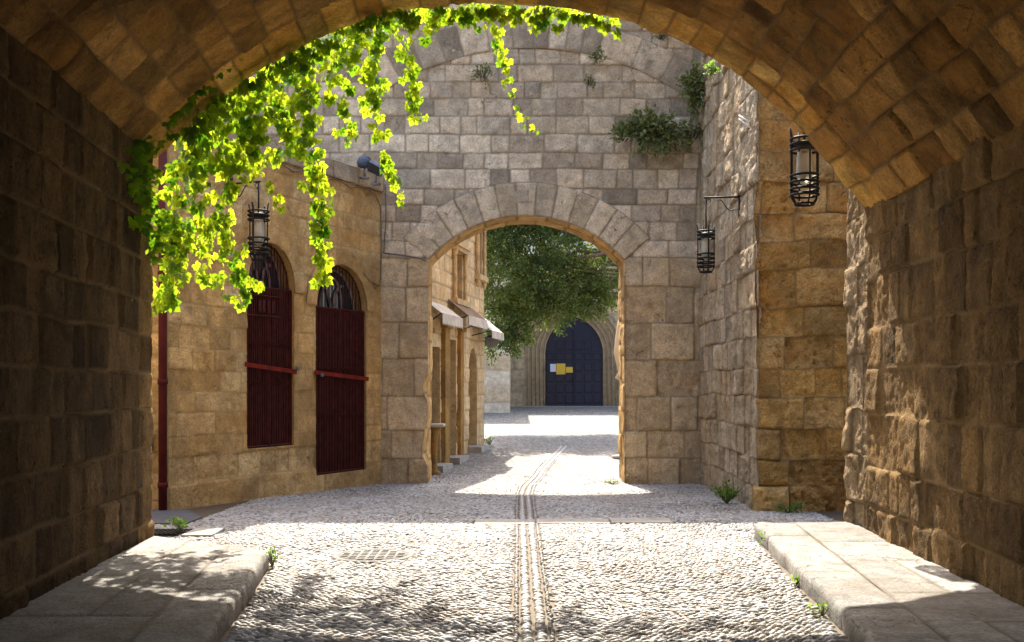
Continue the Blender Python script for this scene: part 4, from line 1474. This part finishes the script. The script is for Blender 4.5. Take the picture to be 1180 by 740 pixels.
mb = MB(); mb.box(-.4, 9, YC + .12, YC + 6, .2, 6.25)
cp.append(mb.build('core', M['mass'], ch))
mb = MB(); mb.box(-.4, 9, YC - .48, YC - .3, 6.2, 6.36, b=.03)
cp.append(mb.build('cornice', M['church'], ch))
for ob in cp: ob.matrix_parent_inverse = cinv
wb = thing('white_building', 'whitewashed upper storey with a window showing above the tree', 'building', (3, 45, 1))
mb = MB(); mb.box(-3, 11, 45, 52, .5, 14); mb.build('wall', M['white_wall'], wb).matrix_parent_inverse = Matrix.Translation((-3, -45, -1))
mb = MB()
P = wp(660, 262, 45)
mb.box(P[0] - .35, P[0] + .35, 44.97, 45.05, P[2] - .6, P[2] + 1.0)
wn = mb.build('window', M['pane'], wb); wn.matrix_parent_inverse = Matrix.Translation((-3, -45, -1))
mb = MB()
for (a0, a1, b0_, b1_) in ((-.45, .45, -.75, -.6), (-.45, .45, 1.0, 1.12), (-.45, -.35, -.6, 1.0), (.35, .45, -.6, 1.0)):
    mb.box(P[0] + a0, P[0] + a1, 44.9, 45.02, P[2] + b0_, P[2] + b1_)
mb.build('window_frame', M['church'], wn).matrix_parent_inverse = Matrix.Translation((-3, -45, -1))

# notices on the door
for nm, x0, x1, y0, y1, mt in (('white sheet of paper pinned to the navy door, leftmost notice', 634, 640.5, 419.5, 428.5, 'white_paper'),
                               ('large yellow notice in the middle of the three on the navy door', 641, 651.5, 419, 431.5, 'yellow_paper'),
                               ('small wide yellow notice on the right of the three on the navy door', 652, 660, 423, 429.5, 'yellow_paper')):
    A, B = wp(x0, y1, YC), wp(x1, y0, YC)
    mb = MB(); mb.box(A[0], B[0], YC - .020, YC - .012, A[2], B[2])
    pn = thing('paper_notice', nm, 'notice', ((A[0] + B[0]) / 2, YC - .016, A[2]), 0, 'notices on the church door')
    iv = Matrix.Translation((-(A[0] + B[0]) / 2, -YC + .016, -A[2]))
    sh_ = mb.build('sheet', M[mt], pn); sh_.matrix_parent_inverse = iv
    mb = MB()
    hgt = B[2] - A[2]
    for k in range(5):
        zz = B[2] - hgt * (.16 + .16 * k)
        mb.box(A[0] + .02, B[0] - .02 - .03 * (k % 2), YC - .0225, YC - .0205, zz - hgt * (.045 if k == 0 else .02), zz)
    mb.build('print', M['ink'], sh_).matrix_parent_inverse = iv

# ------------------------------------------------------------------ closed parasol behind the right jamb
P = (2.47, 22.3, float(gz(22.3)))
pa = thing('closed_parasol', 'folded cream parasol half hidden behind the right jamb of the archway', 'parasol', P)
mb = MB()
prof = [(.06, 1.75), (.20, 1.85), (.13, 1.97), (.16, 2.1), (.22, 2.4), (.17, 2.9), (.12, 3.2), (.05, 3.45)]
vs, fs = [], []
n_ = 24
for (r, z) in prof:
    for k in range(n_):
        A = 2 * math.pi * k / n_
        rr = r * (1 + .18 * (1 if k % 3 == 0 else -.4))
        vs.append((rr * math.cos(A), rr * math.sin(A), z - .1))
for i in range(len(prof) - 1):
    for k in range(n_):
        l = (k + 1) % n_
        fs.append((i * n_ + k, i * n_ + l, (i + 1) * n_ + l, (i + 1) * n_ + k))
mb.add(vs, fs, True)
mb.build('canopy', M['canvas'], pa)
mb = MB(); mb.tube([(0, 0, 0), (0, 0, 3.7)], .03, 8); mb.build('pole', M['grey_metal'], pa)
mb = MB(); mb.lathe([(.3, 0), (.3, .06), (.06, .09)], n=18); mb.build('base', M['slab'], pa)


# ------------------------------------------------------------------ leaves
class Leaves:
    def __init__(self, seed):
        self.g = np.random.RandomState(seed)
        self.c, self.t, self.n, self.s, self.r = [], [], [], [], []

    def add(self, c, tip, nrm, size, rnd):
        self.c.append(c); self.t.append(tip); self.n.append(nrm); self.s.append(size); self.r.append(rnd)

    def build(self, name, mat, parent, kind='palmate', inv=None):
        c = np.array(self.c, float); t = np.array(self.t, float); n = np.array(self.n, float)
        s = np.array(self.s, float); r = np.array(self.r, float)
        t /= np.linalg.norm(t, axis=1)[:, None] + 1e-9
        b = np.cross(n, t); b /= np.linalg.norm(b, axis=1)[:, None] + 1e-9
        n = np.cross(t, b)
        if kind == 'palmate': leafs = [(math.radians(a), l) for a, l in ((-100, .66), (-52, .86), (0, 1.0), (52, .86), (100, .66))]; wd = .37
        elif kind == 'tri': leafs = [(math.radians(a), l) for a, l in ((-62, .8), (0, 1.0), (62, .8))]; wd = .33
        else: leafs = [(0, 1.0)]; wd = .26 if kind == 'single' else .42
        tv, tf = [], []
        for a, l in leafs:
            ca, sa = math.cos(a), math.sin(a)
            base = len(tv)
            for (u, v, w) in ((.04, 0, 0), (.38, 0, -.02), (.74, 0, -.06), (1.0, 0, -.16), (.32, wd * .85, .05), (.68, wd * .82, -.02), (.32, -wd * .85, .05), (.68, -wd * .82, -.02)):
                u, v, w = u * l, v * l, w * l
                tv.append((u * ca - v * sa, u * sa + v * ca, w))
            q = [(0, 1, 4, 4), (1, 2, 5, 4), (2, 3, 5, 5), (0, 6, 1, 1), (1, 6, 7, 2), (2, 7, 3, 3)]
            for f in q: tf.append([x + base for x in f])
        tv = np.array(tv); k = len(tv); m = len(c)
        V = c[:, None, :] + s[:, None, None] * (tv[None, :, 0:1] * t[:, None, :] + tv[None, :, 1:2] * b[:, None, :] + tv[None, :, 2:3] * n[:, None, :])
        V = V.reshape(-1, 3)
        quads = np.array([f for f in tf if len(set(f)) == 4]); tris = np.array([list(dict.fromkeys(f)) for f in tf if len(set(f)) == 3])
        base = (np.arange(m) * k)[:, None, None]
        FQ = (quads[None] + base).reshape(-1, 4); FT = (tris[None] + base).reshape(-1, 3)
        col = np.repeat(np.stack([r, r, r, np.ones(m)], 1), k, 0)
        o = mesh_np(name, V, FQ, mat, parent, col, True, FT)
        if inv is not None: o.matrix_parent_inverse = inv
        return o


# ------------------------------------------------------------------ the hanging creeper at the mouth of the vault
YV = 10.35
VO = (-2.6, YV, 4.7)
vinv = Matrix.Translation((2.6, -YV, -4.7))
vine = thing('hanging_creeper', 'bright green creeper trailing in strands from the mouth of the vault', 'creeper', VO)
gr_ = np.random.RandomState(77)
strands = [
    # points in the photograph, leaf count, spread (px), leaf size
    ([(566, 20), (573, 45), (580, 70), (588, 100), (597, 125), (606, 142), (624, 155)], 62, 6, .075),
    ([(614, 10), (616, 30)], 12, 8, .085),
    ([(440, 20), (436, 42), (429, 81), (433, 120), (434, 140)], 85, 11, .095),
    ([(434, 140), (437, 160), (441, 176), (452, 205), (463, 228)], 28, 5, .09),
    ([(474, 15), (468, 40), (464, 58), (475, 80), (478, 97), (474, 115), (481, 136)], 42, 8, .09),
    ([(352, 45), (350, 95), (353, 140), (356, 175), (366, 205)], 105, 14, .095),
    ([(366, 205), (371, 245), (364, 272), (374, 296), (371, 322)], 70, 10, .095),
    ([(395, 30), (388, 70), (392, 115), (405, 160)], 60, 11, .09),
    ([(268, 110), (266, 160), (262, 220), (262, 270), (275, 310), (284, 332), (278, 356)], 120, 11, .10),
    ([(245, 130), (240, 180), (238, 235), (243, 285), (252, 330), (255, 340)], 75, 11, .10),
    ([(222, 150), (208, 200), (203, 250), (202, 300), (192, 340), (190, 358)], 150, 15, .105),
    ([(292, 95), (290, 130), (288, 170), (284, 200)], 90, 15, .10),
    ([(284, 150), (292, 190), (305, 207), (325, 240)], 22, 6, .07),
    ([(320, 72), (322, 100), (318, 130), (330, 150), (345, 165)], 80, 13, .095),
    ([(345, 165), (338, 172), (318, 180), (300, 188)], 26, 8, .09),
    ([(230, 140), (225, 180), (222, 240), (230, 300), (226, 330)], 40, 11, .10),
    ([(418, 18), (412, 50), (408, 80)], 40, 10, .09),
    ([(505, 10), (506, 35)], 14, 9, .09),
    ([(540, 8), (545, 30)], 16, 10, .09),
]
for si, (pts, cnt, spread, size) in enumerate(strands):
    P = np.array(pts, float)
    L = np.concatenate([[0], np.cumsum(np.hypot(*np.diff(P, axis=0).T))])
    yoff = YV + gr_.uniform(-.12, .30) if si not in (1, 3, 6, 14) else yoff
    lv = Leaves(100 + si)
    st = []
    for f in np.linspace(0, 1, 14):
        q = (np.interp(f * L[-1], L, P[:, 0]) + gr_.normal(0, 1.2), np.interp(f * L[-1], L, P[:, 1]))
        st.append(wp(q[0], q[1], yoff))
    for i in range(int(cnt * 1.0)):
        f = gr_.rand()
        a = f * L[-1]
        tp = 1.0 - (.35 if si else .75) * f
        x = np.interp(a, L, P[:, 0]) + gr_.normal(0, spread * .78) * tp
        y = np.interp(a, L, P[:, 1]) + gr_.normal(0, 4)
        Yd = yoff + gr_.normal(0, .10)
        c = wp(x, y, Yd)
        az = gr_.uniform(0, 2 * math.pi)
        nr = (math.cos(az) * .8, math.sin(az) - .25, gr_.uniform(.0, .9))
        tp_ = (gr_.normal(0, .55), gr_.normal(0, .35), -1)
        lv.add(c, tp_, nr, size * gr_.uniform(.55, 1.25) * (1 - (.0 if si else .35) * f), np.clip(gr_.beta(1.6, 1.4) + (.35 if si in (1, 12) else 0), 0, 1))
    o = lv.build('strand', M['vine'], vine, 'palmate', vinv)
    mb = MB(); mb.tube(st, .009, 5)
    mb.build('stem', M['stem'], o).matrix_parent_inverse = vinv
# the fringe along the rim
lv = Leaves(301)
rim = np.array([(215, 152), (245, 125), (280, 97), (320, 76), (350, 60), (395, 34), (420, 22), (461, 14), (514, 12), (560, 12), (600, 12), (640, 14), (680, 20), (705, 28)], float)
L = np.concatenate([[0], np.cumsum(np.hypot(*np.diff(rim, axis=0).T))])
for i in range(620):
    f = gr_.rand() ** 1.5
    a = f * L[-1]
    x = np.interp(a, L, rim[:, 0]); y = np.interp(a, L, rim[:, 1])
    th = np.interp(a, [0, 150, 260, 330, L[-1]], [30, 36, 18, 8, 5])
    az = gr_.uniform(0, 2 * math.pi)
    if i % 5 < 2:                                    # under the rim, where the vault keeps the sun off
        c = wp(x + gr_.normal(0, 6), y + abs(gr_.normal(0, 9)) - 2, gr_.uniform(9.75, 10.05))
    else:
        c = wp(x + gr_.normal(0, 7), y + abs(gr_.normal(0, th)) - 6, YV + gr_.uniform(-.14, .5))
    lv.add(c, (gr_.normal(0, .6), gr_.normal(0, .4), -1), (math.cos(az) * .8, math.sin(az) - .25, gr_.uniform(0, .9)), .095 * gr_.uniform(.6, 1.15), gr_.beta(1.4, 1.6))
o = lv.build('rim_foliage', M['vine'], vine, 'palmate', vinv)
mb = MB(); mb.tube([wp(x, y - 2, YV - .02) for x, y in rim], .012, 5)
mb.tube([wp(x + 2, y + 3, YV + .1) for x, y in rim[:10]], .009, 5)
mb.build('stem', M['stem'], o).matrix_parent_inverse = vinv
# dark leaves creeping on the inner face of the rim and down the left jamb
lv = Leaves(303)
run = np.array([(298, 25), (272, 52), (250, 68), (228, 88), (205, 112), (186, 135), (172, 158), (164, 185), (166, 215), (172, 240), (172, 262), (182, 285)], float)
L = np.concatenate([[0], np.cumsum(np.hypot(*np.diff(run, axis=0).T))])
wds = np.interp(L, [0, 60, 120, 200, L[-1]], [4, 8, 13, 15, 11])
stp = []
for i in range(330):
    f = gr_.rand()
    f = min(f, .999)
    a = f * L[-1]
    x = np.interp(a, L, run[:, 0]) + gr_.normal(0, 1) * np.interp(a, L, wds) * .72
    y = np.interp(a, L, run[:, 1]) + gr_.normal(0, 6)
    Yd = 9.55 if f < .5 else 9.78
    # put the leaf a few centimetres inside the masonry face
    if x < 186 or y > 165:
        Yw = min(9.95, 2.56 / max(.05, (-(x - CX) / F_PX - .092))) if (-(x - CX) / F_PX) > .30 else 9.9
        Yd = min(Yw, 10.05) - .10
    c = wp(x, y, Yd - gr_.uniform(0, .08))
    lv.add(c, (gr_.normal(0, .4), gr_.normal(0, .2), -1), (.35 + gr_.normal(0, .35), -1, .25), .088 * gr_.uniform(.6, 1.2), gr_.rand() * .6)
o = lv.build('jamb_foliage', M['vine'], vine, 'tri', vinv)

# ------------------------------------------------------------------ plants in the walls and at the kerbs
def wall_plant(name, px_, py_, Y, rx, rz, n, label, cat, seed, mat='caper', size=.06, kind='single', ry=.25, group=None, up=False, stems=14):
    g = np.random.RandomState(seed)
    P = wp(px_, py_, Y)
    o = thing(name, label, cat, P, 0, group)
    lv = Leaves(seed)
    mb = MB()
    for k in range(stems):
        a = g.uniform(-1, 1)
        if up: tipv = np.array([a * rx + g.normal(0, .02), g.normal(-.2, .5) * ry, rz * g.uniform(.5, 1.0)])
        else: tipv = np.array([a * rx, -ry * g.uniform(.3, 1.0), rz * g.uniform(-1, 1) * math.sqrt(max(0.05, 1 - a * a))])
        mid = tipv * .55 + np.array([0, -.03, .04 + (.0 if up else .18 * rz)])
        pts = [(tipv[0] * .25 * (0 if up else 1), 0.0, 0 if up else tipv[2] * .2), tuple(mid), tuple(tipv)]
        mb.tube(pts, .005, 4)
        for j in range(max(1, int(n / stems))):
            f = g.uniform(.1, 1) ** .7
            if f < .5: c = np.array(pts[0]) + (mid - np.array(pts[0])) * f * 2
            else: c = mid + (tipv - mid) * (f - .5) * 2
            c = c + g.normal(0, size * .45, 3)
            d = tipv / (np.linalg.norm(tipv) + 1e-6) + g.normal(0, .6, 3) + np.array([0, 0, .3 if up else -.1])
            lv.add(tuple(c), tuple(d), tuple(g.normal(0, 1, 3) + np.array([0, -.4, .8])), size * g.uniform(.6, 1.2), g.rand())
    mb.build('stems', M['stem'] if mat == 'caper' else M['cable'], o)
    lv.build('foliage', M[mat], o, kind)
    return o


GW = 'plants growing from the grey gate wall'
wall_plant('caper_bush', 748, 160, 17.9, .66, .44, 1900, 'largest caper bush spreading across the upper right of the grey gate wall', 'wall plant', 401, size=.095, ry=.45, group=GW, stems=60)
wall_plant('caper_bush', 800, 112, 17.7, .28, .52, 800, 'upright dark bush where the grey gate wall meets the weathered right wall', 'wall plant', 402, size=.09, ry=.4, group=GW, stems=34)
wall_plant('caper_bush', 798, 160, 17.85, .24, .32, 260, 'straggling brownish plant below the corner bush on the gate wall', 'wall plant', 403, size=.06, ry=.3, group=GW, stems=20)
wall_plant('wall_tuft', 557, 90, 17.92, .20, .17, 150, 'small green tuft on the gate wall left of its middle behind the thin vine strand', 'wall plant', 404, size=.065, ry=.22, group=GW)
wall_plant('wall_tuft', 688, 67, 17.92, .17, .16, 150, 'small green tuft growing just under the blocked arch stones', 'wall plant', 405, size=.055, ry=.2, group=GW)
wall_plant('wall_tuft', 680, 98, 17.92, .09, .18, 80, 'narrow green tuft hanging below another tuft on the gate wall', 'wall plant', 406, size=.05, ry=.15, group=GW)
wall_plant('wall_tuft', 762, 46, 17.9, .16, .10, 70, 'flat sparse tuft near the top right of the gate wall', 'wall plant', 407, size=.055, ry=.2, group=GW)
wall_plant('wall_flower', 819, 86, 15.6, .13, .12, 120, 'yellowish sunlit plant at the rim of the vault beside the weathered wall', 'wall plant', 408, mat='weed', size=.06, ry=.2)
zf = lambda Y: float(gz(Y))


def gplant(name, X, Y, z, rx, rz, n, label, seed, size, mat='weed', kind='single', group='weeds at the foot of kerbs and walls', stems=10):
    return wall_plant(name, CX + X / Y * F_PX, HOR - (z - CAMZ) / Y * F_PX, Y, rx, rz, n, label, 'weed', seed, mat, size, kind, .12, group, True, stems)


gplant('weed', 3.02, 14.4, zf(14.4), .24, .24, 300, 'leafy weeds at the base of the weathered right wall', 411, .045, stems=26)
gplant('weed', 3.12, 15.2, zf(15.2), .10, .24, 90, 'smaller weed farther along the base of the weathered right wall', 412, .05)
gplant('weed', 3.55, 13.15, zf(13), .28, .10, 120, 'low weed at the foot of the bulging corner stone', 413, .05, stems=14)
gplant('weed', -2.09, 8.93, 0, .035, .17, 70, 'bright green weed at the corner of the left pavement', 414, .038)
gplant('weed', 2.50, 10.05, 0, .05, .13, 50, 'bright weed at the far end of the right kerb', 415, .05)
gplant('weed', 2.26, 8.15, 0, .05, .07, 36, 'tiny weed at the middle of the right kerb', 416, .04)
gplant('weed', 2.14, 7.05, 0, .06, .06, 30, 'tiny weed nearest to us at the right kerb', 417, .04)
gplant('weed', -3.55, 11.0, 0.0, .10, .15, 70, 'weed growing through the drain grate', 418, .055)
gplant('weed', 1.75, 17.85, zf(17.85), .22, .05, 60, 'flat yellowish weed at the foot of the right archway pier', 419, .04)
gplant('weed', -.55, 24.7, zf(24.7), .12, .2, 50, 'weed at the corner of the shop building', 420, .06)

# ------------------------------------------------------------------ the tree beyond the gate
TX, TY = 4.3, 29.5
tree = thing('evergreen_tree', 'big dark evergreen tree drooping over the lane in front of the church', 'tree', (TX, TY, zf(TY)))
tinv = Matrix.Translation((-TX, -TY, -zf(TY)))
g = np.random.RandomState(9)
tk = MB()
tk.tube([(TX, TY, zf(TY) - .1), (TX - .05, TY, 2.0), (TX - .2, TY, 4.0), (TX - .5, TY, 6.2), (TX - .8, TY, 8.0)], [.28, .22, .19, .13, .05], 10)
tips = []
blobs = []                                            # centres of foliage: photo position, distance, radius (m)
spec = [(575, 262, 28.6, .9), (600, 285, 29, 1.0), (640, 262, 29.3, 1.0), (585, 320, 28.4, .85), (625, 320, 29, .95), (660, 314, 29.6, .70),
        (697, 308, 29.2, .60), (708, 325, 28.8, .6), (678, 330, 29.4, .6), (610, 350, 28.6, .62), (640, 355, 28.8, .50), (578, 365, 28.4, .40),
        (575, 392, 28.4, .34), (570, 340, 28.3, .5), (592, 392, 28.5, .25), (598, 345, 28.4, .55), (600, 375, 28.6, .34), (655, 335, 28.8, .6), (706, 286, 29.8, .36), (560, 225, 29, 1.2), (605, 225, 29.5, 1.1),
        (548, 285, 28.6, .9), (690, 345, 29, .38), (640, 285, 28.6, .8), (668, 355, 28.9, .28), (600, 262, 28.6, .5), (590, 250, 28.8, .8), (622, 240, 29, .7)]
for (a, b_, Y, r) in spec: blobs.append((np.array(wp(a, b_, Y)), r))
for k in range(9):
    blobs.append((np.array([TX + g.uniform(-3.4, 1.5), TY + g.uniform(-.8, 1.2), g.uniform(7.0, 9.0)]), g.uniform(.8, 1.3)))
for k in range(5):
    blobs.append((np.array([TX + g.uniform(-.2, 1.8), TY + g.uniform(-1, 1), g.uniform(4.2, 7)]), g.uniform(.8, 1.1)))
for c, r in blobs:
    h0 = min(7.4, max(4.6, c[2] + .6 + .35 * g.rand()))
    s0 = Vector((TX - .05 - .13 * max(0, h0 - 2), TY, h0))
    e = Vector(c)
    md = s0.lerp(e, .5) + Vector((0, 0, .45))
    tk.tube([s0, md, e], [.06, .035, .010], 5)
tk.tube([wp(735, 285, 29.4), wp(690, 294, 28.9), wp(655, 299, 28.65), wp(612, 303, 28.7)], [.07, .05, .035, .012], 7)
tk.build('trunk', M['bark'], tree).matrix_parent_inverse = tinv
lv = Leaves(501)
for c, r in blobs:
    n_cl = int(125 * r * r) + 22
    for q in range(n_cl):
        v = g.normal(0, 1, 3); v /= np.linalg.norm(v)
        rad = r * g.uniform(.25, 1.0) ** .55
        cc = c + v * rad * np.array([1.1, 1.0, .95])
        if vnoise(cc[0] * 1.7, cc[1] * 1.7, cc[2] * 1.7) < -.58: continue
        dirn = v * .6 + np.array([g.normal(0, .3), g.normal(0, .3), -.55 + .5 * g.rand()])
        tone = np.clip(.45 + .35 * vnoise(cc[0] * 1.2, cc[1] * 1.2, cc[2] * 1.2 + 9) + g.normal(0, .1), 0, 1)
        for j in range(30):
            p = cc + dirn * g.uniform(-.05, .28) + g.normal(0, .075, 3)
            d = dirn + g.normal(0, .45, 3)
            lv.add(tuple(p), tuple(d), tuple(g.normal(0, 1, 3)), g.uniform(.05, .115), np.clip(tone + g.normal(0, .12), 0, 1))
lv.build('crown', M['tree'], tree, 'single', tinv)

# ------------------------------------------------------------------ light, sky, camera
SUN = Vector((-.10, .712, 1.0)).normalized()           # towards the sun: ahead of us, high, a touch left
sl = bpy.data.lights.new('sun', 'SUN')
sl.energy = 3.6
sl.angle = R_(.53)
sl.color = (1.0, .92, .78)
so = bpy.data.objects.new('sun', sl)
so.rotation_euler = (-SUN).to_track_quat('-Z', 'Y').to_euler()
so.location = (0, 30, 40)
C.objects.link(so)
w = bpy.data.worlds.new('World')
scene.world = w
w.use_nodes = True
nt = w.node_tree
bg = nt.nodes['Background']
sk = nt.nodes.new('ShaderNodeTexSky')
sk.sky_type = 'NISHITA'
sk.sun_disc = False
sk.sun_elevation = math.asin(SUN.z)
sk.sun_rotation = math.atan2(SUN.x, SUN.y)
sk.air_density = 1.0
sk.dust_density = 4.5
sk.ozone_density = .4
nt.links.new(sk.outputs[0], bg.inputs[0])
bg.inputs[1].default_value = .15

cam = bpy.data.cameras.new('camera')
cam.sensor_width = 36
cam.lens = 36.0
cam.shift_y = (HOR - 370) / 1180
cam.clip_end = 1000
co = bpy.data.objects.new('camera', cam)
co.location = (0, 0, CAMZ)
co.rotation_euler = (math.pi / 2, 0, 0)
C.objects.link(co)
scene.camera = co

vs_ = scene.view_settings
vs_.view_transform = 'Standard'
vs_.look = 'None'
vs_.exposure = 2.05
vs_.gamma = 1
cy = scene.cycles
cy.max_bounces = 12
cy.diffuse_bounces = 8
cy.transparent_max_bounces = 8
cy.use_denoising = True
cy.sample_clamp_indirect = 8
